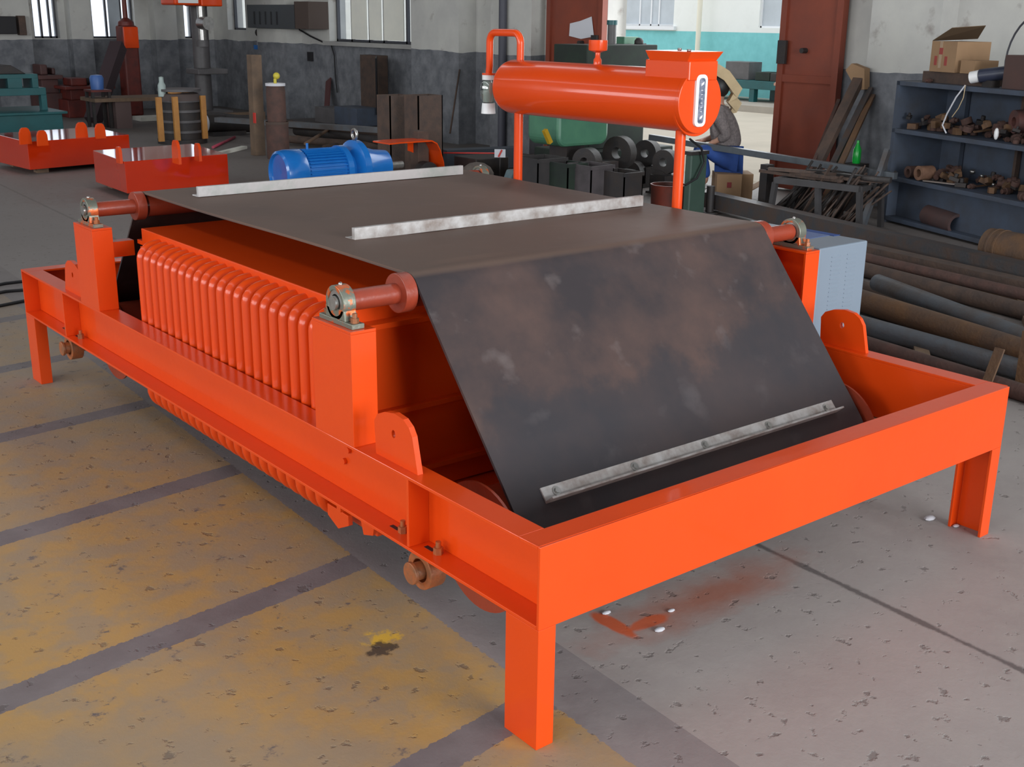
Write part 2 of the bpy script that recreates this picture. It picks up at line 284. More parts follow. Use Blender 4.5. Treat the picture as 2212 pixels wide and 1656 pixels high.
    def ball(s, c, r, n=12, sq=(1, 1, 1)):
        c = Vector(c); K = n//2; vs = []
        for i in range(K+1):
            t = math.pi*i/K
            for k in range(n): p = 2*math.pi*k/n; vs.append(c+Vector((r*sq[0]*math.sin(t)*math.cos(p), r*sq[1]*math.sin(t)*math.sin(p), r*sq[2]*math.cos(t))))
        return s.add(vs, [[i*n+k, (i+1)*n+k, (i+1)*n+(k+1) % n, i*n+(k+1) % n] for i in range(K) for k in range(n)], True)
    def build(s, name, m, parent=None, bev=0.0, label=None):
        off = woff(parent); me = bpy.data.meshes.new(name)
        me.from_pydata([p-off for p in s.v], [], s.f); me.materials.append(m)
        for p, k in zip(me.polygons, s.sm): p.use_smooth = k
        bm = bmesh.new(); bm.from_mesh(me); bmesh.ops.remove_doubles(bm, verts=bm.verts, dist=1e-5); bmesh.ops.recalc_face_normals(bm, faces=bm.faces)
        for e in bm.edges:
            if len(e.link_faces) == 2 and e.calc_face_angle(0) > 0.7: e.smooth = False
        bm.to_mesh(me); bm.free(); me.update()
        o = bpy.data.objects.new(name, me); COL.objects.link(o)
        if parent is not None: o.parent = parent
        if bev:
            b = o.modifiers.new('bevel', 'BEVEL'); b.width = bev; b.segments = 2; b.limit_method = 'ANGLE'; b.angle_limit = math.radians(40)
        if label: o['label'] = label
        return o
def woff(o):
    v = Vector((0, 0, 0))
    while o is not None: v += o.location; o = o.parent
    return v
def tag(o, label, cat, group=None, kind=None):
    if label: o['label'] = label
    if cat: o['category'] = cat
    if group: o['group'] = group
    if kind: o['kind'] = kind
    return o
def thing(name, label, cat, loc=(0, 0, 0), group=None):
    o = bpy.data.objects.new(name, None); o.empty_display_size = 0.1; COL.objects.link(o); o.location = loc; return tag(o, label, cat, group)
def struct(mb, name, m): o = mb.build(name, m); o['kind'] = 'structure'; return o
def dup(root, loc=None, rot=None, label=None, group=None):
    r = root.copy(); COL.objects.link(r)
    if loc is not None: r.location = loc
    if rot is not None: r.rotation_euler = rot
    if label: r['label'] = label
    if group: r['group'] = group
    for ch in list(root.children):
        c = ch.copy(); COL.objects.link(c); c.parent = r
        for g in list(ch.children): d = g.copy(); COL.objects.link(d); d.parent = c
    return r
def box(*a): return MB().box(*a)

# ------------------------------------------------------------------ setting
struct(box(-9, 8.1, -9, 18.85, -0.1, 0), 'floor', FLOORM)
struct(box(-9.2, 8.4, -9.2, 19.1, 5.0, 5.1), 'ceiling', CEILM)
XW, YE = 8.1, 18.85
# side wall (x = 8.1) with a window (y 12.2..14.7), a narrow one (17.5..18.3) and the doorway (5.8..8.5)
wb = MB()
def wall_x(x0, x1, ys, holes, top=5.0, bottom=0.0):
    y0, y1 = ys; cur = y0
    for (a, b_, z0, z1) in sorted(holes):
        if a > cur: wb.box(x0, x1, cur, a, bottom, top)
        if z0 > bottom: wb.box(x0, x1, a, b_, bottom, z0)
        if z1 < top: wb.box(x0, x1, a, b_, z1, top)
        cur = b_
    if y1 > cur: wb.box(x0, x1, cur, y1, bottom, top)
wall_x(XW, XW+0.3, (-9, YE), [(5.75, 8.45, 0, 4.0), (12.15, 14.72, 1.24, 3.6), (17.55, 18.25, 1.36, 3.6)])
wb.box(XW-0.28, XW, 10.95, 12.05, 0, 5.0)            # plaster pilasters
wb.box(XW-0.22, XW, 9.55, 10.35, 0, 5.0)
wb.box(XW-0.28, XW, 15.6, 16.6, 0, 5.0)
wb.box(XW-0.25, XW, 4.05, 4.75, 0, 5.0)
struct(wb, 'wall_right', WALLM)
wb = MB()
cur = -9
for (a, b_) in ((2.0, 3.2), (4.92, 5.34), (5.90, 6.65), (7.55, 7.74)):
    wb.box(cur, a, YE, YE+0.3, 0, 5); wb.box(a, b_, YE, YE+0.3, 0, 1.2); wb.box(a, b_, YE, YE+0.3, 3.6, 5); cur = b_
wb.box(cur, XW+0.3, YE, YE+0.3, 0, 5); wb.box(6.9, 7.3, YE-0.25, YE, 0, 5); wb.box(5.45, 5.8, YE-0.25, YE, 0, 5); wb.box(4.2, 4.8, YE-0.25, YE, 0, 5)
struct(wb, 'wall_end', WALLM)
wb = MB(); cur = -9
for yy in (-5.5, -1.0, 3.5, 8.0, 12.5):
    a, b_ = yy-1.3, yy+1.3; wb.box(-9.2, -9, cur, a, 0, 5); wb.box(-9.2, -9, a, b_, 0, 1.7); wb.box(-9.2, -9, a, b_, 4.1, 5); cur = b_
wb.box(-9.2, -9, cur, YE, 0, 5)
struct(wb, 'wall_left', WALLM)
wb = MB(); wb.box(-9, -1.6, -9.2, -9, 0, 5); wb.box(4.6, XW+0.3, -9.2, -9, 0, 5); wb.box(-1.6, 4.6, -9.2, -9, 4.3, 5)
struct(wb, 'wall_front', WALLM)
# windows
def window_x(idx, x, y0, y1, z0, z1, mull, m=FRAMEM, gl=GLASS, hz=()):
    fb = MB(); t = 0.035
    fb.box(x, x+0.05, y0, y0+t, z0, z1).box(x, x+0.05, y1-t, y1, z0, z1).box(x, x+0.05, y0, y1, z0, z0+t).box(x, x+0.05, y0, y1, z1-t, z1)
    for q in mull: fb.box(x, x+0.05, q-t/2, q+t/2, z0, z1)
    for q in hz: fb.box(x, x+0.05, y0, y1, q-t/2, q+t/2)
    o = struct(fb, 'window_%d' % idx, m); box(x+0.02, x+0.026, y0+0.01, y1-0.01, z0+0.01, z1-0.01).build('pane', gl, o); return o
def window_y(idx, y, x0, x1, z0, z1, mull, m=FRAMEM):
    fb = MB(); t = 0.03
    fb.box(x0, x0+t, y, y+0.05, z0, z1).box(x1-t, x1, y, y+0.05, z0, z1).box(x0, x1, y, y+0.05, z0, z0+t).box(x0, x1, y, y+0.05, z1-t, z1)
    for q in mull: fb.box(q-t/2, q+t/2, y, y+0.05, z0, z1)
    o = struct(fb, 'window_%d' % idx, m); box(x0+0.01, x1-0.01, y+0.02, y+0.026, z0+0.01, z1-0.01).build('pane', GLASS, o); return o
wd = window_x(1, XW+0.12, 12.17, 14.70, 1.24, 3.6, (12.75, 13.35, 13.75, 14.25))
for a, b_ in ((12.80, 13.32), (13.40, 13.72), (13.80, 14.22)): box(XW+0.10, XW+0.115, a, b_, 1.28, 3.55).build('frosted_pane', MILK, wd)
window_x(2, XW+0.12, 17.56, 18.24, 1.36, 3.6, ())
window_y(3, YE+0.1, 2.02, 3.18, 1.2, 3.6, (2.4, 2.8)); window_y(4, YE+0.1, 4.93, 5.33, 1.2, 3.6, (5.08, 5.22))
wd = window_y(5, YE+0.1, 5.91, 6.64, 1.2, 3.6, (6.18, 6.44)); box(6.22, 6.42, YE+0.08, YE+0.095, 1.23, 3.55).build('frosted_pane', SILV, wd)
window_y(6, YE+0.1, 7.56, 7.73, 1.2, 3.6, ())
struct(box(XW-0.08, XW+0.3, 12.1, 14.8, 1.18, 1.24), 'trim_1', PLAIN)       # window sill
# red oxide steel door leaves hung in front of the wall
def leaf(idx, y0, y1, handle_y):
    f = MB(); x0, x1 = XW-0.10, XW-0.05
    f.box(x0, x1, y0, y1, 0.02, 3.9); t = 0.07
    f.box(x0-0.03, x0, y0, y0+t, 0.02, 3.9).box(x0-0.03, x0, y1-t, y1, 0.02, 3.9)
    for z in (0.021, 1.05, 2.1, 3.1, 3.829): f.box(x0-0.026, x0, y0+0.001, y1-0.001, z, z+t)
    o = struct(f, 'door_%d' % idx, DOORM)
    MB().box(x0-0.06, x0-0.03, handle_y-0.05, handle_y+0.05, 1.22, 1.44).build('lock_plate', DARK, o)
    MB().cyl((x0-0.07, handle_y+0.25*(1 if idx == 1 else -1), 1.35), (x0, handle_y+0.25*(1 if idx == 1 else -1), 1.35), 0.025, 12).build('door_knob', DARK, o)
    return o
leaf(1, 8.40, 9.38, 8.50); leaf(2, 5.14, 5.86, 5.80)
pp = at_x(1255, 55, 7.98)
pb = MB(); pb.prism([(pp.y-0.22, pp.z-0.12), (pp.y-0.17, pp.z+0.10), (pp.y+0.02, pp.z+0.05), (pp.y+0.2, pp.z+0.02), (pp.y+0.21, pp.z-0.12), (pp.y, pp.z-0.15)], 'x', 7.985, 7.989)
tag(pb.build('paper_notice', PAPER), 'crumpled white paper sheet stuck on the red oxide door leaf', 'paper')
# yard beyond the doorway
struct(box(8.4, 60, -9, 40, -0.12, -0.02), 'ground', YARDF)
struct(box(16.15, 18.2, 0, 40, -0.02, 0.10), 'trim_2', mat('kerb_concrete', (0.40, 0.36, 0.31), 0.9, 0, (0.34, 0.31, 0.27), 2, 0.5))
wb = MB()
def wallY(holes):
    cur = 0
    for (a, b_, z0, z1) in holes:
        wb.box(18.2, 18.5, cur, a, 0, 7); wb.box(18.2, 18.5, a, b_, 0, z0); wb.box(18.2, 18.5, a, b_, z1, 7); cur = b_
    wb.box(18.2, 18.5, cur, 21.5, 0, 7)
ya = at_x(1700, 40, 18.2).y; yb = at_x(1640, 40, 18.2).y; yc = at_x(1455, 40, 18.2).y; yd = at_x(1338, 40, 18.2).y
wallY([(ya-0.6, yb, 1.5, 3.8), (yc, yd, 1.5, 3.8)])
struct(wb, 'wall_yard', YARDW)
struct(box(18.2, 18.5, 21.5, 40, 0, 3.2), 'wall_yard_far', CREAM)
window_x(7, 18.25, ya-0.6, yb, 1.5, 3.8, (ya-0.05,), WFRAME, SILV); window_x(8, 18.25, yc, yd, 1.5, 3.8, (yc+0.5, yc+0.75, yd-0.62), WFRAME, SILV)
struct(box(18.12, 18.25, yc-0.1, yd+0.1, 1.42, 1.5), 'trim_3', WFRAME)
p = at_x(1507, 40, 17.9)
tag(MB().cyl((17.95, p.y, 0.1), (17.95, p.y, 7), 0.055, 14).build('drain_pipe', mat('cream_pipe', (0.78, 0.74, 0.62), 0.5)), 'cream vertical drain pipe against the turquoise and white wall', 'pipe')
# ------------------------------------------------------------------ magnetic separator
W, L, H, C, T, FWD = 1.948, 3.598, 0.51, 0.203, 0.009, 0.074
sep = thing('magnetic_separator', 'large orange belt magnetic separator on a channel steel frame', 'machine', (W/2, L/2, 0))
f = MB()
f.box(0, W, 0, T, H-C, H).box(0, W, T, FWD, H-T, H).box(FWD, W-FWD, T, FWD, H-C, H-C+T)
f.build('front_beam', ORANGE, sep, 0.0015)
f = MB(); f.box(0, W, L-T, L, H-C, H).box(0, W, L-FWD, L-T, H-T, H).box(FWD, W-FWD, L-FWD, L-T, H-C, H-C+T)
f.build('rear_beam', ORANGE, sep, 0.0015)
for sx in (0, 1):
    def X(a): return a if sx == 0 else W-a
    f = MB(); lo, hi = sorted((X(0), X(FWD))); wl_, wh_ = sorted((X(FWD-T), X(FWD)))
    f.box(lo, hi, FWD, L-FWD, H-T, H).box(lo, hi, T, L-T, H-C, H-C+T).box(wl_, wh_, T, L-T, H-C+T, H-T)
    beam = f.build('side_beam', ORANGE, sep, 0.0015)
    for yy in (0.515, L-0.515-0.02, ):
        a, b_ = sorted((X(0.002), X(FWD-T))); box(a, b_, yy, yy+0.010, H-C+T, H-T).build('stiffener_plate', ORANGE, beam, 0.001)
    for yy in (0.44, 0.60, L-0.44, L-0.60):
        q = X(0.04); nb = MB()
        nb.cyl((q, yy, H-C+T), (q, yy, H-C+T+0.018), 0.013, 6).cyl((q, yy, H-C+T+0.018), (q, yy, H-C+T+0.034), 0.007, 12)
        nb.build('tension_bolt', ORUST, beam)
        MB().prism([(q-0.006, yy+0.02), (q+0.006, yy+0.02), (q+0.006, yy+0.055), (q-0.006, yy+0.055)], 'z', H-C+T, H-C+T+0.0008).build('adjustment_slot', BLACK, beam)
    for yy in (0.90, 0.925):
        q = X(FWD-T-0.001); MB().cyl((q, yy, H-0.06 if yy == 0.9 else H-0.10), (q-0.008*(1 if sx == 0 else -1), yy, H-0.06 if yy == 0.9 else H-0.10), 0.009, 10).build('bolt_head', ORANGE, beam)
    for sy in (0, 1):
        def Y(a): return a if sy == 0 else L-a
        chan = lambda xw, ya_, yb_: [(X(0), Y(ya_)), (X(xw), Y(ya_)), (X(xw), Y(ya_+T)), (X(T), Y(ya_+T)), (X(T), Y(yb_-T)), (X(xw), Y(yb_-T)), (X(xw), Y(yb_)), (X(0), Y(yb_))]
        MB().prism(chan(0.051, 0, 0.117), 'z', 0, H-C).build('leg', ORANGE, sep, 0.001)
        # bearing post, bearing, lug
        post = MB().prism(chan(0.077, 0.768, 0.969), 'z', H, 0.819).build('bearing_post', ORANGE, sep, 0.001)
        x0, x1 = sorted((X(0), X(0.077))); y0, y1 = sorted((Y(0.768), Y(0.969))); box(x0, x1, y0, y1, 0.8192, 0.827).build('top_plate', ORANGE, post, 0.001)
        # rib beneath the post plate
        yc_ = Y(0.868); g = MB(); xa, xb = sorted((X(0.014), X(0.052)))
        g.box(xa, xb, yc_-0.085, yc_+0.085, 0.827, 0.841)
        g.prism([(yc_-0.05, 0.841), (yc_+0.05, 0.841), (yc_+0.044, 0.87), (yc_-0.044, 0.87)], 'x', xa, xb)
        g.cyl((xa, yc_, 0.884), (xb, yc_, 0.884), 0.047, 32, hole=0.72)
        xo = X(0.018); xi = X(0.048)
        brg = g.build('bearing_housing', CAST, sep, 0.002)
        h = MB(); h.cyl((X(0.017), yc_, 0.884), (X(0.049), yc_, 0.884), 0.035, 24, hole=0.66)
        h.build('bearing_insert', STEEL, brg)
        MB().ball((X(0.033), yc_, 0.932), 0.006, 10).build('grease_nipple', STEEL, brg)
        for dy in (-0.068, 0.068):
            b = MB(); b.cyl((X(0.033), yc_+dy, 0.841), (X(0.033), yc_+dy, 0.854), 0.011, 6).cyl((X(0.033), yc_+dy, 0.854), (X(0.033), yc_+dy, 0.866), 0.007, 10); b.build('bolt', ORUST, brg)
        lug = [(0.700, H), (0.706, 0.600), (0.690, 0.622), (0.655, 0.637), (0.61, 0.645), (0.57, 0.640), (0.545, 0.625), (0.530, 0.604), (0.507, H)]
        hole = [(0.615+0.009*math.cos(t*math.pi/6), 0.588+0.011*math.sin(t*math.pi/6)) for t in range(12)]
        lm = MB(); xa, xb = sorted((X(0.026), X(0.042)))
        n = len(lug); o_ = [(Y(p[0]), p[1]) for p in lug]; i_ = [(Y(p[0]), p[1]) for p in hole]
        bm = bmesh.new()
        for xx in (xa, xb):
            ov = [bm.verts.new((xx, *p)) for p in o_]; iv = [bm.verts.new((xx, *p)) for p in i_]
            es = [bm.edges.new((ov[k], ov[(k+1) % len(ov)])) for k in range(len(ov))]+[bm.edges.new((iv[k], iv[(k+1) % len(iv)])) for k in range(len(iv))]
            bmesh.ops.triangle_fill(bm, edges=es, use_beauty=True)
            if xx == xa: O0, I0 = ov, iv
            else:
                for A, B in ((O0, ov), (I0, iv)):
                    for k in range(len(A)): bm.faces.new((A[k], A[(k+1) % len(A)], B[(k+1) % len(A)], B[k]))
        bmesh.ops.recalc_face_normals(bm, faces=bm.faces)
        lm.v = [v.co.copy() for v in bm.verts]; bm.verts.index_update(); lm.f = [[v.index for v in fc.verts] for fc in bm.faces]; lm.sm = [False]*len(lm.f); bm.free()
        lm.build('lifting_lug', ORANGE, sep)
# rollers and drums
RY, RZ, DY, DZ, BX = 0.868, 0.884, 0.493, 0.265, 0.245
for yy in (RY, L-RY):
    r = MB(); r.cyl((0.255, yy, RZ), (W-0.255, yy, RZ), 0.045, 28); roll = r.build('top_roller', PRIMER, sep)
    MB().cyl((0.006, yy, RZ), (W-0.006, yy, RZ), 0.019, 20).build('shaft_core', STEEL, roll)
    for a in (0, 1):
        x0, x1 = (0.052, 0.215) if a == 0 else (W-0.215, W-0.052)
        MB().cyl((x0, yy, RZ), (x1, yy, RZ), 0.0285, 24).build('shaft', PRIMER, roll)
        x0, x1 = (0.205, 0.243) if a == 0 else (W-0.243, W-0.205)
        MB().cyl((x0, yy, RZ), (x1, yy, RZ), 0.055, 32).build('end_disc', PRIMER, roll, 0.002)
for yy in (DY, L-DY):
    r = MB(); r.cyl((0.24, yy, DZ), (W-0.24, yy, DZ), 0.150, 48); dr = r.build('drum', PRIMER, sep)
    MB().cyl((0.0, yy, DZ-0.01), (W, yy, DZ-0.01), 0.024, 20).build('drum_shaft', ORUST, dr)
    for a in (0.212, W-0.220): MB().cyl((a, yy, DZ), (a+0.008, yy, DZ), 0.180, 48).build('side_disc', PRIMER, dr)
    for a in (0, 1):
        xa, xb = (0.018, 0.066) if a == 0 else (W-0.066, W-0.018)
        MB().cyl((xa, yy, DZ-0.01), (xb, yy, DZ-0.01), 0.052, 28, hole=0.6).box(xa+0.01, xb-0.01, yy-0.09, yy+0.09, DZ+0.030, H-C).build('drum_bearing', ORUST, dr, 0.002)
        xo = -0.012 if a == 0 else W+0.002
        MB().cyl((xo, yy, DZ-0.01), (xo+0.010, yy, DZ-0.01), 0.030, 20).build('shaft_end_cap', ORUST, dr, 0.002)
# belt: convex hull of the four circles in the y-z plane
def hull(circ, grow):
    pts = []
    for (y, z, r) in circ:
        for k in range(96): t = 2*math.pi*k/96; pts.append((y+(r+grow)*math.cos(t), z+(r+grow)*math.sin(t)))
    pts = sorted(set(pts))
    def half(ps):
        h = []
        for p in ps:
            while len(h) > 1 and (h[-1][0]-h[-2][0])*(p[1]-h[-2][1])-(h[-1][1]-h[-2][1])*(p[0]-h[-2][0]) <= 0: h.pop()
            h.append(p)
        return h
    a, b_ = half(pts), half(pts[::-1]); return a[:-1]+b_[:-1]
circ = [(RY, RZ, 0.0455), (L-RY, RZ, 0.0455), (DY, DZ, 0.1505), (L-DY, DZ, 0.1505)]
def resample(P, m):
    P = P+[P[0]]; d = [0]
    for a, b_ in zip(P, P[1:]): d.append(d[-1]+math.hypot(b_[0]-a[0], b_[1]-a[1]))
    out = []; k = 0
    for i in range(m):
        t = d[-1]*i/m
        while d[k+1] < t: k += 1
        u = (t-d[k])/(d[k+1]-d[k]+1e-12); out.append((P[k][0]+(P[k+1][0]-P[k][0])*u, P[k][1]+(P[k+1][1]-P[k][1])*u))
    return out
P = resample(hull(circ, 0.0), 420); nx = 24; bm_ = MB(); vs = []; K = len(P)
for i, (y, z) in enumerate(P):
    a, b_ = P[i-1], P[(i+1) % K]; ty, tz = b_[0]-a[0], b_[1]-a[1]; l = math.hypot(ty, tz); ny, nz = tz/l, -ty/l
    straight = 1.0
    for (cy_, cz_, r_) in circ:
        if math.hypot(y-cy_, z-cz_) < r_+0.03: straight = 0.12
    for k in range(nx+1):
        x = BX+(W-2*BX)*k/nx
        wv = 0.0035*straight*math.sin(2.3*x+3.1*y)*math.sin(5.0*x+1.7*z+0.6)+0.002*straight*math.sin(9*x+4*y)
        vs.append((x, y+ny*wv, z+nz*wv))
outer = vs; inner = []; n1 = nx+1
thick = 0.0085
full = []
for i, (y, z) in enumerate(P):
    a, b_ = P[i-1], P[(i+1) % K]; ty, tz = b_[0]-a[0], b_[1]-a[1]; l = math.hypot(ty, tz); ny, nz = tz/l, -ty/l
    for k in range(n1): v = vs[i*n1+k]; full.append((v[0], v[1]+ny*thick, v[2]+nz*thick))
fs = []
for i in range(K):
    j = (i+1) % K
    for k in range(nx):
        fs.append([i*n1+k, i*n1+k+1, j*n1+k+1, j*n1+k]); fs.append([K*n1+i*n1+k, K*n1+j*n1+k, K*n1+j*n1+k+1, K*n1+i*n1+k+1])
    fs.append([i*n1, j*n1, K*n1+j*n1, K*n1+i*n1]); fs.append([i*n1+nx, K*n1+i*n1+nx, K*n1+j*n1+nx, j*n1+nx])
bm_.add(vs+full, fs, True)
belt = bm_.build('belt', RUBBER, sep)
belt['label'] = 'dusty dark brown rubber belt'
ZT = RZ+0.0455+thick
for yy, x0, x1, m_ in ((2.47, 0.36, W-0.335, CLEATG), (1.355, 0.37, W-0.32, CLEAT)):
    c = box(x0, x1, yy-0.009, yy+0.009, ZT+0.001, ZT+0.040); c.box(x0, x1, yy, yy+0.05, ZT, ZT+0.005)
    c.build('cleat', m_, belt, 0.0015, 'worn pale metal cleat bar' if m_ is CLEAT else 'worn pale cleat bar with green paint')
# lower bolted cleat lying on the sloping run
n_ = Vector((0, -0.758, 0.652)); t_ = Vector((0, 0.652, 0.758))
base = Vector((0, DY, DZ))+n_*(0.1505+thick)+t_*0.030
def slope_box(mb, x0, x1, s0, s1, h0, h1):
    vs = [Vector((x, 0, 0))+base+t_*s+n_*h for h in (h0, h1) for (x, s) in ((x0, s0), (x1, s0), (x1, s1), (x0, s1))]
    mb.add(vs, [(0, 3, 2, 1), (4, 5, 6, 7), (0, 1, 5, 4), (1, 2, 6, 5), (2, 3, 7, 6), (3, 0, 4, 7)])
c = MB(); slope_box(c, 0.350, W-0.350, 0.0, 0.040, 0.0, 0.006); slope_box(c, 0.350, W-0.350, -0.004, 0.002, 0.0, 0.038)
cl = c.build('cleat', CLEAT, belt, 0.001, 'bolted cleat angle with pale worn upper face')
for k in range(5):
    x = 0.395+(W-0.79)*k/4; q = base+t_*0.020+Vector((x, 0, 0))
    MB().cyl(q+n_*0.006, q+n_*0.009, 0.013, 16).cyl(q+n_*0.009, q+n_*0.014, 0.008, 6).build('bolt', STEEL, cl)
# magnet body
body = MB(); X0, X1, Y0, Y1, Z0, Z1 = 0.170, W-0.170, 1.02, L-1.02, 0.21, 0.822
body.box(X0, X1, Y0, Y1, Z0, Z1)
mag = body.build('magnet_body', ORANGE, sep, 0.003)
for z in (0.765, 0.50, 0.30):
    for a, b_, xq in ((0.972, Y0, 0.085), (Y1, L-0.972, X0)): box(xq, W-0.085, a, b_, z-0.008, z+0.008).build('end_rib', ORANGE, mag, 0.001)
for a, b_, xq in ((0.998, Y0, 0.085), (Y1, L-0.998, X0)): box(xq, W-0.085, a, b_, 0.22, 0.75).build('end_plate', ORANGE, mag, 0.001)
MB().tube([(0.12, 1.06, 0.795), (X0+0.01, 1.06, 0.795)], 0.034, 16).build('oil_spout', ORANGE, mag)
box(0.077, X0, 2.66, 2.71, 0.705, 0.765).build('cross_bracket', ORANGE, mag, 0.001)
npipe = 22; ys = [1.13+(2.405-1.13)*k/(npipe-1) for k in range(npipe)]
def utube(yy):
    path = []; xo = 0.100; R_ = 0.062
    for k in range(9): t = math.pi/2*k/8; path.append((xo+R_-R_*math.sin(t), yy, 0.738+0.046*math.cos(t)))
    path = [(X0+0.005, yy, 0.785)]+path
    for k in range(9): t = math.pi/2*k/8; path.append((xo+R_-R_*math.cos(t), yy, 0.235-R_*math.sin(t)))
    path.append((X0+0.005, yy, 0.165+0.001)); return path
for yy in ys: MB().tube(utube(yy), 0.0215, 14).build('cooling_tube', ORANGE, mag)
q = MB(); q.box(0.16, W-0.16, Y0-0.1, Y1+0.05, 0.150, 0.212); q.build('bottom_tank', ORANGE, mag, 0.004)
q = MB(); q.prism([(0.98, 0.212), (1.10, 0.212), (1.10, 0.175), (1.04, 0.15), (0.98, 0.18)], 'x', 0.10, 0.115); q.prism([(0.86, 0.25), (0.96, 0.25), (0.93, 0.165), (0.88, 0.18)], 'x', 0.12, 0.13); q.build('hanger_bracket', ORANGE, mag, 0.001)
# feet of the frame that carry the magnet
for a, b_ in ((FWD, X0), (X1, W-FWD)):
    for c_, d_ in ((1.02, 1.07), (L-1.07, L-1.02)): box(a, b_, c_, d_, 0.31, 0.36).build('body_support', ORANGE, sep)
# oil conservator tank
TX, TZ, TR = 1.745, 1.325, 0.112
t = MB(); prof = [(0.0001, 1.215), (TR, 1.215)]+[(TR, y) for y in (1.3, 1.6, 2.0, 2.27)]+[(TR-0.004, 2.285), (TR-0.014, 2.297), (TR-0.04, 2.305), (0.0001, 2.308)]
t.lathe([(a, b_-1.2) for a, b_ in prof], (TX, 1.2, TZ), (0, 1, 0), 48)
tank = t.build('oil_tank', ORANGE, sep)
MB().cyl((TX, 1.198, TZ), (TX, 1.216, TZ), TR+0.001, 48).build('end_cover', ORANGE, tank, 0.002)
MB().cyl((TX+0.012, 1.222, TZ-0.004), (TX+0.012, 1.234, TZ-0.004), TR+0.010, 48).build('end_flange', ORANGE, tank, 0.002)
for yy in (1.275, 2.225):
    MB().cyl((TX-0.01, yy, Z1), (TX-0.01, yy, TZ-0.09), 0.0195, 20).cyl((TX-0.01, yy, Z1), (TX-0.01, yy, Z1+0.008), 0.04, 20).build('tank_leg', ORANGE, tank)
lp = [(TX, 2.232, 1.42), (TX, 2.232, 1.50)]
for k in range(7): a = math.pi/2*k/6; lp.append((TX, 2.272-0.04*math.cos(a), 1.506+0.04*math.sin(a)))
for k in range(7): a = math.pi/2*k/6; lp.append((TX, 2.405+0.04*math.sin(a), 1.506+0.04*math.cos(a)))
lp += [(TX, 2.445, 1.40), (TX, 2.449, 1.372)]
MB().tube(lp, 0.0155, 14).build('breather_pipe', ORANGE, tank)
MB().cyl((TX, 2.45, 1.366), (TX, 2.45, 1.374), 0.03, 20).build('pipe_flange', ORANGE, tank)
g = MB(); g.lathe([(0.001, 0), (0.024, 0), (0.026, 0.01), (0.034, 0.02), (0.036, 0.06), (0.034, 0.09), (0.026, 0.10)], (TX, 2.452, 1.245)); br = g.build('breather', GGLASS, tank)
MB().cyl((TX, 2.452, 1.345), (TX, 2.452, 1.366), 0.028, 20).build('breather_cap', WHITE, br); MB().cyl((TX, 2.452, 1.20), (TX, 2.452, 1.245), 0.032, 20, 0.028).build('breather_cup', WHITE, br)
MB().cyl((TX, 2.452, 1.250), (TX, 2.452, 1.34), 0.024, 16).build('desiccant', mat('pale_desiccant', (0.5, 0.52, 0.48), 0.8), br)
v = MB(); v.lathe([(0.016, 0), (0.016, 0.02), (0.010, 0.03), (0.010, 0.05)], (TX, 1.75, TZ+TR-0.004)); v.lathe([(0.012, 0.048), (0.036, 0.056), (0.037, 0.062), (0.037, 0.095), (0.001, 0.096)], (TX, 1.75, TZ+TR-0.004)); v.build('filler_cap', ORANGE, tank)
jb = MB(); jb.box(TX-0.075, TX+0.075, 1.19, 1.41, 1.40, 1.468); j = jb.build('junction_box', ORANGE, tank, 0.004)
l = MB(); a0, a1 = [(TX-0.075, 1.20), (TX+0.075, 1.20), (TX+0.075, 1.39), (TX-0.075, 1.39)], [(TX-0.085, 1.175), (TX+0.085, 1.175), (TX+0.085, 1.405), (TX-0.085, 1.405)]
l.add([(x, y, 1.466) for x, y in a0]+[(x, y, 1.500) for x, y in a1], [(3, 2, 1, 0), (4, 5, 6, 7), (0, 1, 5, 4), (1, 2, 6, 5), (2, 3, 7, 6), (3, 0, 4, 7)]); lid = l.build('box_lid', ORANGE, j, 0.002)
for (x, y) in ((TX-0.05, 1.22), (TX+0.05, 1.36)): MB().cyl((x, y, 1.50), (x, y, 1.508), 0.008, 6).build('screw', STEEL, j)
gx = TX-0.005; gy = 1.198
def rr(hw, hh, rad, cx, cz, n=5):
    o = []
    for (sx_, sz_, a0_) in ((1, 1, 0), (-1, 1, 90), (-1, -1, 180), (1, -1, 270)):
        for k in range(n): a = math.radians(a0_+90*k/(n-1)); o.append((cx+sx_*(hw-rad)+rad*math.cos(a), cz+sz_*(hh-rad)+rad*math.sin(a)))
    return o
gg = MB(); gg.prism(rr(0.029, 0.092, 0.020, gx, TZ+0.004), 'y', gy-0.010, gy+0.001); ga = gg.build('level_gauge', WHITE, tank, 0.001)
MB().prism(rr(0.0145, 0.080, 0.011, gx, TZ+0.004), 'y', gy-0.0125, gy-0.009).build('gauge_glass', DGLASS, ga)
for dz in (0.062, -0.056): MB().prism([(gx-0.007, TZ+dz-0.006), (gx+0.006, TZ+dz+0.001), (gx+0.008, TZ+dz+0.010), (gx-0.006, TZ+dz+0.003)], 'y', gy-0.0135, gy-0.012).build('gauge_screw', WHITE, ga)
for k in range(6): box(gx-0.006, gx+0.003, gy-0.0132, gy-0.0124, TZ-0.035+k*0.015, TZ-0.0325+k*0.015).build('gauge_mark', PAPER, ga)
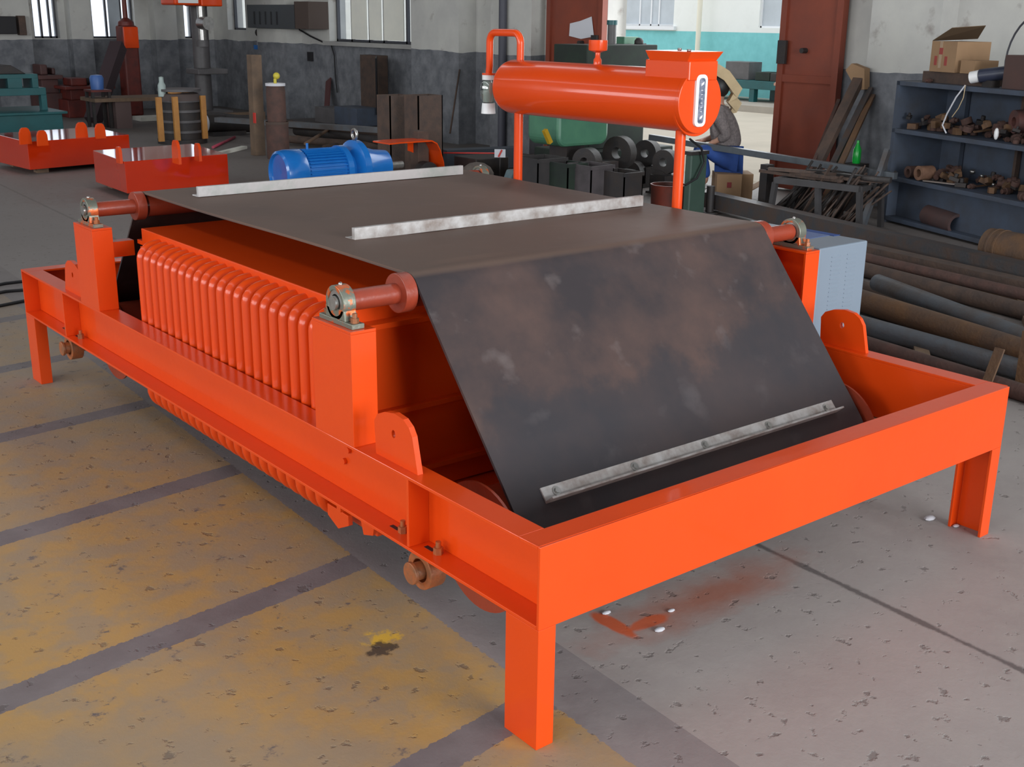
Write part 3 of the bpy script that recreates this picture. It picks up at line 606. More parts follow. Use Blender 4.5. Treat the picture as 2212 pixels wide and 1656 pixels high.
# control cabinet on the far side
cabx0, cabx1, caby0, caby1, cabz0, cabz1 = 1.992, 2.285, 0.80, 1.36, 0.455, 0.822
cb = box(cabx0, cabx1, caby0, caby1, cabz0, cabz1).build('control_cabinet', CABG, sep, 0.006)
cb['label'] = 'pale blue grey sheet metal control cabinet'
for col_ in range(2):
    for k in range(15):
        x0 = cabx0+0.075+col_*0.095; z = cabz0+0.095+k*0.0165
        v = MB(); v.prism([(caby0-0.003, z), (caby0+0.001, z), (caby0+0.001, z+0.006)], 'x', x0, x0+0.055); v.build('louvre', CABG, cb)
MB().box(2.25, 2.29, 0.93, 1.10, cabz1, cabz1+0.002).build('blue_leaflet', TROU, cb); MB().box(2.05, 2.25, 0.95, 1.1, cabz1, cabz1+0.0015).build('blue_leaflet', mat('blue_print', (0.08, 0.13, 0.3), 0.6), cb)
MB().box(1.948, 1.992, 0.83, 0.95, 0.56, 0.60).box(1.948, 1.992, 0.83, 0.95, 0.70, 0.74).build('cabinet_bracket', ORANGE, cb)

# ------------------------------------------------------------------ orange lifting plates on the floor
def plate(c0, cx_, cy_, hgt, zb, lugs, label, flat=False):
    c0 = Vector(c0); ux = Vector(cx_)-c0; uy = Vector(cy_)-c0
    root = thing('flat_magnet', label, 'magnet', (c0.x, c0.y, 0), 'flat orange magnets with lifting lugs on the floor')
    q = [c0, c0+ux, c0+ux+uy, c0+uy]; b = MB(); rise = (0, 0, 0.016, 0.016)
    vs = [Vector((p.x, p.y, zb)) for p in q]+[Vector((p.x, p.y, zb+hgt+k)) for p, k in zip(q, rise)]
    b.add(vs, [(0, 3, 2, 1), (4, 5, 6, 7), (0, 1, 5, 4), (1, 2, 6, 5), (2, 3, 7, 6), (3, 0, 4, 7)]); b.build('casing', ORANGE2, root, 0.004)
    for fx, fy in ((0.15, 0.15), (0.85, 0.15), (0.15, 0.85), (0.85, 0.85)):
        p = c0+ux*fx+uy*fy; box(p.x-0.06, p.x+0.06, p.y-0.06, p.y+0.06, 0, zb).build('timber_block', WOOD, root)
    for lx, ly, s in lugs:
        p = at_z(lx, ly, zb+hgt+0.01); pts = [(-0.06, -0.02), (0.06, -0.02), (0.055, 0.09), (0.04, 0.125), (0.02, 0.14), (-0.02, 0.14), (-0.04, 0.125), (-0.055, 0.09)]
        m2 = MB(); d = (ux if not flat else uy).normalized(); nn = Vector((-d.y, d.x, 0))*0.013; z0 = zb+hgt
        A = [Vector((p.x, p.y, z0))+d*a*s+Vector((0, 0, h*s if h > 0 else h)) for a, h in pts]; k = len(A)
        m2.add([a-nn for a in A]+[a+nn for a in A], [list(range(k)), list(range(2*k-1, k-1, -1))]+[[i, i+k, (i+1) % k+k, (i+1) % k] for i in range(k)]); m2.build('lifting_lug', ORANGE, root)
    return root
zb = 0.05
A2 = at_z(275, 418, zb); B2 = at_z(495, 397, zb); C2 = at_z(207, 393, zb)
plate(A2, B2, C2, 0.285, zb, [(258, 345, 0.9), (382, 346, 1.35), (428, 340, 1.0)], 'nearer orange flat magnet with mirror glossy top and thin edge on lugs', True)
A1 = at_z(65, 367, zb); B1 = at_z(283, 347, zb); C1 = at_z(-8, 349, zb)
plate(A1, B1, C1, 0.285, zb, [(55, 305, 1.05), (92, 308, 0.95), (177, 294, 1.12), (217, 293, 1.0)], 'farther orange flat magnet partly cut off by the left edge')

# ------------------------------------------------------------------ blue geared motor and chain guard
mo = at_z(655, 440, 0); R_ = 0.205; my = mo.y+0.12; mz = 0.265; mx = at_y(600, 376, my).x
mt = thing('geared_motor', 'bright blue ribbed geared electric motor standing behind the belt', 'motor', (mx+0.610, my, 0))
m = MB(); m.lathe([(R_*0.80, 0.024), (R_*0.86, 0.000), (R_*0.97, 0.015), (R_*1.02, 0.061), (R_*1.02, 0.207), (R_*0.97, 0.220), (0.001, 0.222)], (mx, my, mz), (1, 0, 0), 40); m.lathe([(0.001, 0.037), (R_*0.80, 0.024)], (mx, my, mz), (1, 0, 0), 40); m.build('fan_cowl', BLUE, mt)
m = MB(); m.cyl((mx+0.207, my, mz), (mx+0.634, my, mz), R_*0.88, 40); st_ = m.build('stator', BLUE, mt)
m = MB()
for k in range(40):
    a = 2*math.pi*k/40; e = Vector((0, math.cos(a), math.sin(a))); m.bar(Vector((mx+0.232, my, mz))+e*R_*0.92, Vector((mx+0.610, my, mz))+e*R_*0.92, 0.008, 0.03, e)
m.build('cooling_fins', BLUE, st_)
m = MB(); m.lathe([(0.001, 0.610), (R_*1.06, 0.610), (R_*1.06, 0.665), (R_*0.78, 0.683), (R_*0.7, 0.732), (R_*0.9, 0.744), (R_*1.25, 0.769), (R_*1.25, 0.830), (R_*1.0, 0.854), (R_*0.8, 0.976), (R_*0.72, 1.122), (R_*0.5, 1.135), (0.001, 1.141)], (mx, my, mz), (1, 0, 0), 40); m.build('gearbox', BLUE, mt)
MB().cyl((mx+1.135, my, mz), (mx+1.32, my, mz), 0.035, 20).build('output_shaft', STEEL, mt)
m = MB(); m.box(mx+0.244, mx+0.610, my-0.15, my+0.15, 0, 0.02).box(mx+0.268, mx+0.586, my-0.14, my-0.11, 0, mz-0.1).box(mx+0.268, mx+0.586, my+0.11, my+0.14, 0, mz-0.1).box(mx+0.756, mx+0.878, my-0.15, my+0.15, 0, mz-0.12); m.build('mounting_foot', BLUE, mt, 0.003)
er = [(mx+0.80, my+0.040*math.cos(2*math.pi*k/16), mz+R_*1.25+0.05+0.045*math.sin(2*math.pi*k/16)) for k in range(16)]
MB().tube(er, 0.014, 10, True).build('lifting_eye', STEEL, mt)
MB().cyl((mx+0.293, my-0.02, mz+R_*0.9), (mx+0.293, my-0.02, mz+R_+0.05), 0.012, 10).build('cable_stub', BLUE, mt)
# orange chain guard over a dark wheel
gx0 = at_y(862, 340, my+0.35)
gd = thing('chain_guard', 'bent orange chain guard standing over a dark wheel right of the motor', 'guard', (gx0.x+0.1, my+0.3, 0))
arch = []; gh = at_y(905, 300, my+0.3).z
gxL, gxR = at_y(820, 298, my+0.3).x, at_y(942, 365, my+0.3).x
pth = [(gxL, gh-0.005), (gxL+0.12, gh), (gxR-0.17, gh), (gxR-0.11, gh-0.03), (gxR-0.07, gh-0.10), (gxR-0.03, gh-0.22), (gxR, 0.0)]
m = MB(); k = len(pth); vs = []
for (x, z) in pth: vs += [(x, my+0.12, z), (x, my+0.42, z), (x-0.004, my+0.42, z-0.012), (x-0.004, my+0.12, z-0.012)]
fs = [[a*4+b_, a*4+(b_+1) % 4, (a+1)*4+(b_+1) % 4, (a+1)*4+b_] for a in range(k-1) for b_ in range(4)]+[[0, 1, 2, 3], [4*k-1, 4*k-2, 4*k-3, 4*k-4]]
m.add(vs, fs); m.build('guard_strip', ORANGE, gd)
m = MB(); m.prism([(gxR-0.27, gh-0.02), (gxR-0.14, gh-0.02), (gxR-0.10, gh-0.10), (gxR-0.16, gh-0.16), (gxR-0.27, gh-0.12)], 'y', my+0.40, my+0.41); m.build('guard_side', ORANGE, gd)
m = MB(); m.box(gxR-0.30, gxR+0.05, my+0.1, my+0.5, 0, 0.01); m.build('guard_foot', DSTEEL, gd)
wx = gxR-0.17; m = MB(); m.cyl((wx, my+0.18, 0.20), (wx+0.0, my+0.28, 0.20), 0.12, 32, hole=0.4)
tag(m.build('sprocket_wheel', DARK), 'dark iron wheel beneath the orange bent guard', 'wheel').location.z = -0.078

# ------------------------------------------------------------------ background along the walls
def cyl_thing(name, p, r, h, m, label, cat, group=None, cap=None):
    t = thing(name, label, cat, (p[0], p[1], 0), group); MB().cyl((p[0], p[1], 0), (p[0], p[1], h), r, 24).build('body', m, t)
    return t
# rusty timber post and gas cylinder
p = at_z(558, 335, 0); top = at_y(558, 118, p.y).z
o = MB().bar((p.x, p.y, 0), (p.x+0.01, p.y, top), 0.13, 0.13); tag(o.build('steel_post', mat('brown_post', (0.17, 0.11, 0.07), 0.8, 0, (0.1, 0.07, 0.05), 6, 0.5), None, 0.004), 'tall brown square post left of the two stacked rusty drums', 'post')
q = at_z(602, 342, 0); z1 = at_y(600, 262, q.y).z; z2 = at_y(600, 185, q.y).z
dr = thing('rusty_drum', 'lower rusty cylinder standing on the floor beside the brown post', 'drum', (q.x, q.y, 0)); MB().cyl((q.x, q.y, 0), (q.x, q.y, z1), 0.13, 28).build('shell', RUST3, dr); MB().cyl((q.x, q.y, z1-0.03), (q.x, q.y, z1), 0.135, 28).build('rim', RUST, dr)
dr2 = thing('valve_cylinder', 'upper rusty cylinder with pale collar and yellow valve', 'cylinder', (q.x, q.y, z1)); MB().lathe([(0.001, 0), (0.11, 0.0), (0.11, z2-z1-0.05), (0.10, z2-z1), (0.001, z2-z1)], (q.x, q.y, z1)).build('shell', RUST3, dr2)
MB().cyl((q.x, q.y, z2), (q.x, q.y, z2+0.03), 0.115, 24, hole=0.7).build('collar', PAPER, dr2); MB().cyl((q.x, q.y, z2), (q.x, q.y, z2+0.08), 0.018, 12).ball((q.x+0.02, q.y, z2+0.11), 0.04, 12).build('valve', mat('yellow_valve', (0.6, 0.5, 0.05), 0.5), dr2)
pp = at_y(552, 255, p.y-0.1); tag(MB().bar((pp.x, p.y-0.075, pp.z-0.06), (pp.x, p.y-0.075, pp.z+0.06), 0.05, 0.014).build('red_clip', REDP), 'small red clip fixed on the brown post', 'clip')
# two tall rusty columns
for (px0, px1, ytop, ybot, lab) in ((845, 893, 207, 380, 'left one of two tall rusty box columns behind the motor'), (905, 957, 207, 392, 'right one of two tall rusty box columns behind the motor')):
    a = at_z(px0, ybot, 0); b_ = at_y(px1, ybot, a.y); zt = at_y(px0, ytop, a.y).z
    c = thing('steel_column', lab, 'column', ((a.x+b_.x)/2, a.y+0.12, 0), 'tall rusty box columns'); m = MB(); t_w = 0.012
    m.box(a.x, b_.x, a.y, a.y+t_w, 0, zt).box(a.x, b_.x, a.y+0.24, a.y+0.24+t_w, 0, zt).box(a.x, a.x+t_w, a.y, a.y+0.24, 0, zt).box(b_.x-t_w, b_.x, a.y, a.y+0.24, 0, zt); m.build('shell', RUST, c); box(a.x-0.02, b_.x+0.02, a.y-0.02, a.y+0.27, 0, 0.02).build('base_plate', RUST3, c)
a = at_z(880, 395, 0); m = box(a.x, a.x+0.13, a.y-0.2, a.y-0.06, 0, at_y(880, 285, a.y-0.2).z); tag(m.build('rusty_block', RUST, None, 0.004), 'short rusty block standing in front of the columns', 'block')
# cabinet / panel on the side wall, with open dark door
a = at_x(790, 236, 8.0); b_ = at_x(826, 120, 8.0); c = thing('wall_cabinet', 'brown narrow wall cabinet with dark open door under the window', 'cabinet', (8.0, (a.y+b_.y)/2, a.z))
box(7.92, 8.09, b_.y, a.y, a.z, b_.z).build('case', RUST, c, 0.004); e = at_x(860, 130, 7.9); m = MB(); m.add([(7.91, b_.y, a.z), (7.91, b_.y, b_.z), (7.60, e.y+0.1, b_.z-0.02), (7.60, e.y+0.1, a.z), (7.89, b_.y, a.z), (7.89, b_.y, b_.z), (7.58, e.y+0.1, b_.z-0.02), (7.58, e.y+0.1, a.z)], [(0, 1, 2, 3), (7, 6, 5, 4), (0, 4, 5, 1), (1, 5, 6, 2), (2, 6, 7, 3), (3, 7, 4, 0)]); m.build('door', BLACK, c)
# maroon plank
a = at_x(706, 232, 7.9); b_ = at_x(706, 172, 8.03); tag(MB().bar((7.9, a.y, a.z), (8.06, b_.y, b_.z), 0.16, 0.02, (1, 0, 0)).build('maroon_plank', mat('maroon_board', (0.09, 0.03, 0.03), 0.7), None), 'short maroon board leaning on the wall above the grey blue boxes', 'board')
# grey-blue boxes
for (x0, x1, y0_, y1_, m_, lab) in ((680, 722, 235, 262, GREYP, 'light grey box at the foot of the grey wall'), (722, 770, 235, 264, SHELFM, 'dark blue grey box beside the light grey box')):
    a = at_x(x0, y1_, 7.3); b_ = at_x(x1, y0_, 7.3)
    tag(box(7.3, 7.68, min(a.y, b_.y)+0.01, max(a.y, b_.y)-0.01, a.z-0.02, b_.z).build('storage_box', m_, None, 0.005), lab, 'box')
g_z = at_x(700, 262, 7.3).z-0.02; yl = at_x(640, 262, 7.3).y; yr = at_x(860, 262, 7.3).y
bt = thing('low_bench', 'long low dark bench under the grey and blue boxes', 'bench', (7.5, (yl+yr)/2, 0)); box(7.1, 7.78, yr, yl, g_z-0.05, g_z).build('top', DSTEEL, bt)
for yy in (yr+0.1, yl-0.15): box(7.15, 7.22, yy, yy+0.06, 0, g_z-0.05).build('leg', DSTEEL, bt); box(7.70, 7.77, yy, yy+0.06, 0, g_z-0.05).build('leg', DSTEEL, bt)
# stock bars along the side wall, left part
labs = ['topmost grey steel length of the stack along the grey wall', 'second long steel length below the top of the wall stack', 'dark long pipe in the middle of the wall stack', 'brown long pipe low in the wall stack', 'lowest dark length of steel along the grey wall', 'slanting brown rail ending behind the rusty drums', 'pale board lying on the floor left of the brown post', 'long brown flat bar behind the blue motor']
specs = [((470, 258), (855, 283), 0.30, 0.05, GSTEEL), ((620, 268), (860, 292), 0.22, 0.05, RUST), ((640, 282), (868, 310), 0.14, 0.06, DARK), ((620, 300), (840, 318), 0.07, 0.05, RUST), ((455, 248), (560, 262), 0.25, 0.05, DARK), ((660, 310), (716, 276), 0.2, 0.02, RUST2), ((470, 332), (528, 318), 0.02, 0.03, CREAM), ((700, 318), (800, 300), 0.05, 0.03, RUST)]
for (a, b_, z, r_, m_), lab in zip(specs, labs):
    p0, p1 = at_z(*a, z), at_z(*b_, z)
    if m_ in (GSTEEL, CREAM): mm = MB().bar(p0, p1, r_*2.5, r_*1.2)
    else: mm = MB().cyl(p0, p1, r_, 14)
    tag(mm.build('board' if m_ is CREAM else 'steel_length', m_), lab, 'steel')
for i, (a, z) in enumerate((((520, 262), 0.0), ((700, 300), 0.0), ((800, 308), 0.0))):
    p = at_z(*a, 0); tag(box(p.x-0.4, p.x+0.4, p.y-0.06, p.y+0.06, 0, 0.14).build('support_baulk', WOOD), ['left', 'middle', 'right'][i]+' dark timber baulk under the steel stack along the wall', 'timber', 'timber baulks under the steel stack')
# leaning rod, drain/air pipe on pilaster
a = at_x(972, 288, 7.5); b_ = at_x(993, 150, 7.8); tag(MB().cyl(a, b_, 0.012, 8).build('leaning_rod', RUST), 'thin rusty rod leaning against the grey wall right of the columns', 'rod').location = (0, 0, 0)
a = at_x(1090, 60, 7.85); tag(MB().cyl((7.82, a.y, 0), (7.82, a.y, 4.8), 0.05, 14).build('conduit_pipe', mat('slate_conduit', (0.07, 0.07, 0.09), 0.6)), 'dark vertical conduit pipe on the pilaster behind the breather loop', 'pipe')
# wall-hung switch boxes
for (x0, x1, y0_, y1_, m_, lab) in ((535, 636, 10, 60, mat('dark_grey_switchgear', (0.045, 0.05, 0.055), 0.5), 'wide dark grey switch cabinet hung on the side wall'), (637, 665, 3, 62, mat('brown_board', (0.08, 0.055, 0.045), 0.7), 'dark brown board hung right of the switch cabinet')):
    a = at_x(x0, y1_, 7.75); b_ = at_x(x1, y0_, 7.75)
    t = thing('switch_cabinet', lab, 'cabinet', (7.9, (a.y+b_.y)/2, a.z)); box(7.75, 8.1 if x0 > 600 else 7.82, b_.y, a.y, a.z, b_.z).build('case', m_, t, 0.004)
    if x0 < 600:
        box(7.82, 8.1, (a.y+b_.y)/2-0.1, (a.y+b_.y)/2+0.1, a.z+0.1, a.z+0.2).build('wall_bracket', DARK, t)
        for k in range(5): yy = a.y-(a.y-b_.y)*(0.15+k*0.12); box(7.742, 7.75, yy-0.03, yy, a.z+0.06, a.z+0.26).build('switch_handle', BLACK, t)
# small fan / lamp under the switch cabinet with blue shelf
a = at_x(560, 100, 7.9); t = thing('wall_lamp', 'small lamp on blue bracket below the switch cabinet', 'lamp', (7.9, a.y, a.z)); box(7.85, 8.1, a.y-0.15, a.y+0.1, a.z-0.05, a.z+0.02).build('bracket', BLUE, t); MB().ball((7.9, a.y-0.02, a.z+0.22), 0.07, 12).build('head', DARK, t); MB().cyl((7.9, a.y, a.z), (7.9, a.y-0.02, a.z+0.2), 0.035, 12).build('stem', PAPER, t)
a = at_x(668, 122, 8.05); tag(box(8.04, 8.1, a.y-0.05, a.y+0.05, a.z-0.07, a.z+0.07).build('socket_box', BLACK), 'small black socket box on the grey wall below the window end', 'box')
pts = [at_x(x, y, 8.06) for x, y in ((640, 60), (670, 78), (700, 92), (715, 96), (722, 120), (724, 160), (728, 200))]; tag(MB().tube(pts, 0.012, 6).build('wall_cable', BLACK), 'dark cable drooping from the switch cabinet down the wall', 'cable')

# ------------------------------------------------------------------ grinder with yellow bars
c = at_z(395, 308, 0)
t = thing('cooling_unit', 'dark ribbed drum machine with three ochre upright bars', 'machine', (c.x, c.y, 0)); r0 = 0.30; hz = at_y(395, 205, c.y).z
m = MB(); m.cyl((c.x, c.y, 0.06), (c.x, c.y, hz-0.05), r0*0.86, 32).cyl((c.x, c.y, 0), (c.x, c.y, 0.06), r0*1.05, 32); m.build('drum', DARK, t)
for k in range(5): MB().cyl((c.x, c.y, 0.14+k*0.13), (c.x, c.y, 0.17+k*0.13), r0*0.92, 32).build('rib', GREYP, t)
for px in (345, 380, 440):
    a = at_y(px, 250, c.y-0.28 if px < 430 else c.y-0.22); box(a.x-0.035, a.x+0.035, a.y-0.02, a.y+0.02, 0.06, hz).build('upright_bar', YEL, t)
m = MB(); m.lathe([(r0*0.95, 0), (r0*0.8, 0.08), (r0*0.3, 0.13), (0.001, 0.14)], (c.x, c.y, hz-0.06)); m.build('cover', mat('dusky_cover', (0.09, 0.065, 0.06), 0.7), t)
gl_ = (c.x-0.1, c.y-0.12, hz+0.045); gt = thing('work_gloves', 'ochre work gloves lying on the ribbed drum machine', 'gloves', gl_)
mm = MB(); mm.ball(gl_, 0.07, 10, (1.6, 1, 0.5)); 
for k in range(4): mm.tube([(gl_[0]+0.08, gl_[1]-0.04+k*0.025, gl_[2]), (gl_[0]+0.17, gl_[1]-0.05+k*0.03, gl_[2]-0.02)], 0.013, 8)
mm.build('palm', YEL, gt)
a = at_y(354, 200, c.y); tag(MB().lathe([(0.001, 0), (0.05, 0), (0.05, 0.14), (0.03, 0.18), (0.03, 0.24), (0.001, 0.25)], (c.x-0.24, c.y-0.02, hz-0.01), n=16).build('pale_bottle', mat('milky_plastic', (0.35, 0.42, 0.40), 0.4)), 'milky plastic bottle standing on the ribbed drum machine', 'bottle')
# cable/hose on floor right of it
a = at_z(480, 245, 0.3); t = thing('grinding_motor', 'white capped dark motor on the floor right of the ochre bars', 'motor', (a.x, a.y, 0)); MB().cyl((a.x-0.25, a.y, 0.18), (a.x+0.5, a.y, 0.14), 0.12, 20).build('body', DARK, t); MB().cyl((a.x-0.42, a.y, 0.18), (a.x-0.25, a.y, 0.18), 0.12, 20).build('cap', PAPER, t); box(a.x-0.2, a.x+0.3, a.y-0.1, a.y+0.1, 0, 0.06).build('foot', DARK, t)
p0, p1 = at_z(460, 318, 0.02), at_z(507, 296, 0.02); tag(MB().cyl(p0, p1, 0.018, 8).build('pink_rod', mat('pink_paint', (0.42, 0.05, 0.09), 0.5)), 'pinkish red rod lying on the floor left of the brown post', 'rod')

# ------------------------------------------------------------------ drilling machine with orange head at top
a = at_z(450, 258, 0); t = thing('drilling_machine', 'tall grey column drilling machine with orange and white head', 'machine', (a.x, a.y, 0))
zc = at_y(450, 14, a.y).z
box(a.x-0.30, a.x+0.30, a.y-0.3, a.y+0.3, 0, 0.15).build('base', GREYP, t, 0.01); MB().cyl((a.x, a.y+0.1, 0.15), (a.x, a.y+0.1, zc+0.5), 0.13, 24).build('column', GREYP, t)
xL = at_y(375, 10, a.y-0.3).x; xM = at_y(432, 10, a.y-0.3).x; xR = at_y(478, 10, a.y-0.3).x
hd = box(xM, xR, a.y-0.35, a.y+0.3, zc, zc+0.45).build('head', ORANGE, t, 0.02); box(xL, xM, a.y-0.33, a.y+0.2, zc+0.01, zc+0.45).build('belt_cover', ORANGE, t, 0.03)
box(xL+0.06, xM-0.04, a.y-0.34, a.y-0.33, zc+0.04, zc+0.45).build('name_panel', WHITE, t, 0.01)
MB().cyl((a.x-0.1, a.y-0.2, zc-0.55), (a.x-0.1, a.y-0.2, zc), 0.06, 16).build('spindle', STEEL, t)
MB().cyl((a.x-0.1, a.y-0.2, zc-0.60), (a.x-0.1, a.y-0.2, zc-0.50), 0.10, 20).build('chuck', GREYP, t); MB().cyl((a.x-0.1, a.y-0.45, zc-0.25), (a.x-0.1, a.y-0.2, zc-0.25), 0.10, 16).build('feed_wheel', STEEL, t)
box(a.x-0.3, a.x+0.2, a.y-0.4, a.y+0.05, 0.72, 0.80).build('work_table', GREYP, t, 0.01)

# ------------------------------------------------------------------ left: red jib, leaning beam, red machine group, teal machine
a = at_z(275, 212, 0)
a = Vector((6.05, 17.6, 0))
zt = at_y(275, 55, a.y).z; xx = at_y(276, 100, a.y).x
t = thing('orange_press', 'tall narrow red orange column machine in front of the far window', 'machine', (xx, a.y, 0))
box(xx-0.13, xx+0.13, a.y-0.15, a.y+0.15, 0, zt).build('column', REDM, t, 0.03); MB().lathe([(0.13, 0), (0.12, 0.06), (0.04, 0.12), (0.03, 0.9), (0.001, 0.9)], (xx, a.y, zt), n=16).build('spindle_post', REDM, t)
box(xx-0.12, xx+0.12, a.y-0.19, a.y-0.15, zt-0.35, zt-0.02).build('front_panel', ORANGE, t, 0.01)
p0 = at_y(215, 170, 16.6); p1 = at_y(256, 98, 17.2); tag(MB().bar((p0.x-0.2, 16.5, 0.02), p1, 0.20, 0.2).build('leaning_beam', mat('dark_maroon_beam', (0.05, 0.03, 0.035), 0.7)), 'dark heavy beam leaning left of the red orange column machine', 'beam')
xx = at_y(293, 150, 17.9).x; tag(box(xx-0.05, xx+0.05, 17.85, 17.95, 0, at_y(293, 70, 17.9).z).build('thin_post', mat('near_black_post', (0.02, 0.02, 0.03), 0.6)), 'thin near black post right of the red orange column machine', 'post')
# red machines
def machine(name, label, px0, px1, pyb, pyt, m_, depth=0.6, cat='machine', extra=()):
    a = at_z(px0, pyb, 0); b_ = at_y(px1, pyb, a.y); zt = at_y(px0, pyt, a.y).z
    t = thing(name, label, cat, ((a.x+b_.x)/2, a.y+depth/2, 0)); wd_ = b_.x-a.x
    box(a.x, b_.x, a.y, a.y+depth, 0.0, zt*0.45).build('base', m_, t, 0.01); box(a.x+wd_*0.1, b_.x-wd_*0.1, a.y+0.05, a.y+depth-0.05, zt*0.45, zt*0.72).build('bed', m_, t, 0.01)
    box(a.x-0.03, b_.x+0.03, a.y-0.03, a.y+depth+0.03, zt*0.72, zt*0.80).build('table', m_, t, 0.01); box(a.x+wd_*0.15, a.x+wd_*0.5, a.y+0.1, a.y+depth-0.1, zt*0.80, zt).build('headstock', m_, t, 0.02)
    MB().cyl((a.x+wd_*0.5, a.y+depth/2, zt*0.9), (a.x+wd_*0.62, a.y+depth/2, zt*0.9), 0.06, 16).build('chuck', DARK, t)
    box(a.x+wd_*0.75, a.x+wd_*0.92, a.y+0.15, a.y+depth-0.15, zt*0.80, zt*0.93).build('tailstock', m_, t, 0.02)
    return t, a, b_, zt
machine('red_lathe', 'dark red lathe standing against the end wall', 150, 250, 255, 170, REDM)
machine('red_cutter', 'dark brown machine between the teal machine and the red lathe', 95, 140, 252, 140, mat('dark_brown_machine', (0.10, 0.035, 0.03), 0.6, 0, (0.06, 0.03, 0.03), 5, 0.5))
a = at_y(210, 188, 15.6); tag(MB().lathe([(0.001, 0), (0.09, 0), (0.10, 0.16), (0.08, 0.2), (0.001, 0.21)], (a.x, a.y, 0.55), n=16).build('blue_bucket', mat('mid_blue_plastic', (0.06, 0.15, 0.42), 0.4)), 'blue bucket standing on a stool before the red lathe', 'bucket')
s = thing('metal_stool', 'thin legged stool under the blue bucket', 'stool', (a.x, a.y, 0)); box(a.x-0.15, a.x+0.15, a.y-0.15, a.y+0.15, 0.52, 0.55).build('seat', REDM, s)
for dx in (-0.12, 0.12):
    for dy in (-0.12, 0.12): box(a.x+dx-0.02, a.x+dx+0.02, a.y+dy-0.02, a.y+dy+0.02, 0, 0.52).build('leg', DARK, s)
a = at_z(262, 278, 0); t = thing('workbench', 'brown workbench with pale leg left of the ochre bars', 'bench', (a.x, a.y, 0)); zt = at_y(262, 212, a.y).z
box(a.x-0.35, a.x+1.0, a.y, a.y+0.6, zt-0.05, zt).build('top', WOOD, t); box(a.x-0.05, a.x+0.18, a.y+0.02, a.y+0.5, 0, zt-0.05).build('pedestal', mat('dusty_rose_box', (0.13, 0.085, 0.08), 0.8), t); box(a.x+0.85, a.x+0.95, a.y+0.05, a.y+0.5, 0, zt-0.05).build('leg', WOOD, t)
a = at_z(305, 262, 0.0); tag(box(a.x, a.x+0.7, a.y, a.y+0.35, 0, 0.06).build('pale_board', CREAM), 'pale board on the floor between workbench and ochre bars', 'board')
# teal machine
a = at_z(140, 300, 0); zt = at_y(140, 240, a.y).z; xl = at_y(-60, 290, a.y).x
t = thing('teal_machine', 'teal machine with box base and open two level bridge, left edge', 'machine', (a.x-0.6, a.y+0.5, 0))
box(xl, a.x, a.y, a.y+1.1, 0, zt-0.03).build('base', TEAL, t, 0.008); box(xl, a.x+0.06, a.y-0.04, a.y+1.14, zt-0.03, zt).build('base_top', TEAL, t, 0.004)
z1 = at_y(60, 206, a.y+0.3).z; z2 = at_y(60, 190, a.y+0.3).z; x1 = at_y(100, 200, a.y+0.3).x; x0 = at_y(88, 200, a.y+0.3).x
m = MB(); m.box(xl, x1, a.y+0.3, a.y+0.8, z1, z2); m.build('lower_beam', TEAL, t, 0.004)
box(x0, x1, a.y+0.3, a.y+0.42, zt, z1).build('leg', TEAL, t, 0.004); box(xl, xl+0.12, a.y+0.3, a.y+0.42, zt, z1).build('leg', TEAL, t, 0.004)
z3 = at_y(60, 160, a.y+0.3).z; m = MB(); xs = [at_y(q, 180, a.y+0.3).x for q in (-20, -2, 17, 48, 70, 83)]
m.box(xl, xs[5], a.y+0.3, a.y+0.7, z3-0.05, z3).box(xs[0], xs[1], a.y+0.3, a.y+0.7, z2, z3-0.05).box(xs[2], xs[3], a.y+0.3, a.y+0.7, z2, z3-0.05).box(xs[4], xs[5], a.y+0.3, a.y+0.7, z2, z3-0.05).build('bridge', TEAL, t, 0.004)
z4 = at_y(30, 140, a.y+0.5).z; m = MB(); m.prism([(xl, z3), (xs[4]-0.05, z3), (xs[3]-0.1, z4), (xl, z4)], 'y', a.y+0.35, a.y+0.9); tag(m.build('dark_motor_housing', DARK, None, 0.01), 'dark hump shaped housing on top of the teal machine', 'housing')
p = at_y(15, 52, YE-0.3); tag(box(p.x-0.35, p.x+0.12, YE-0.4, YE-0.01, p.z-0.15, p.z+0.12).build('dark_wall_box', BLACK, None, 0.01), 'near black box hung on the end wall at upper left', 'box')
p = at_y(40, 52, YE-0.3); tag(box(p.x-0.02, p.x+0.09, YE-0.4, YE-0.01, p.z-0.17, p.z+0.13).build('brown_wall_box', RUST, None, 0.01), 'brown narrow box beside the black wall box at upper left', 'box')
p = at_y(180, 40, YE-0.2); t = thing('wall_fan', 'small dark fan on a stem on the end wall', 'fan', (p.x, YE-0.1, p.z-0.4)); MB().ball((p.x, YE-0.2, p.z), 0.1, 12, (1.1, 0.5, 0.8)).build('head', DARK, t); MB().bar((p.x+0.06, YE-0.12, p.z-0.5), (p.x+0.02, YE-0.15, p.z), 0.05, 0.04).build('stem', GREYP, t)

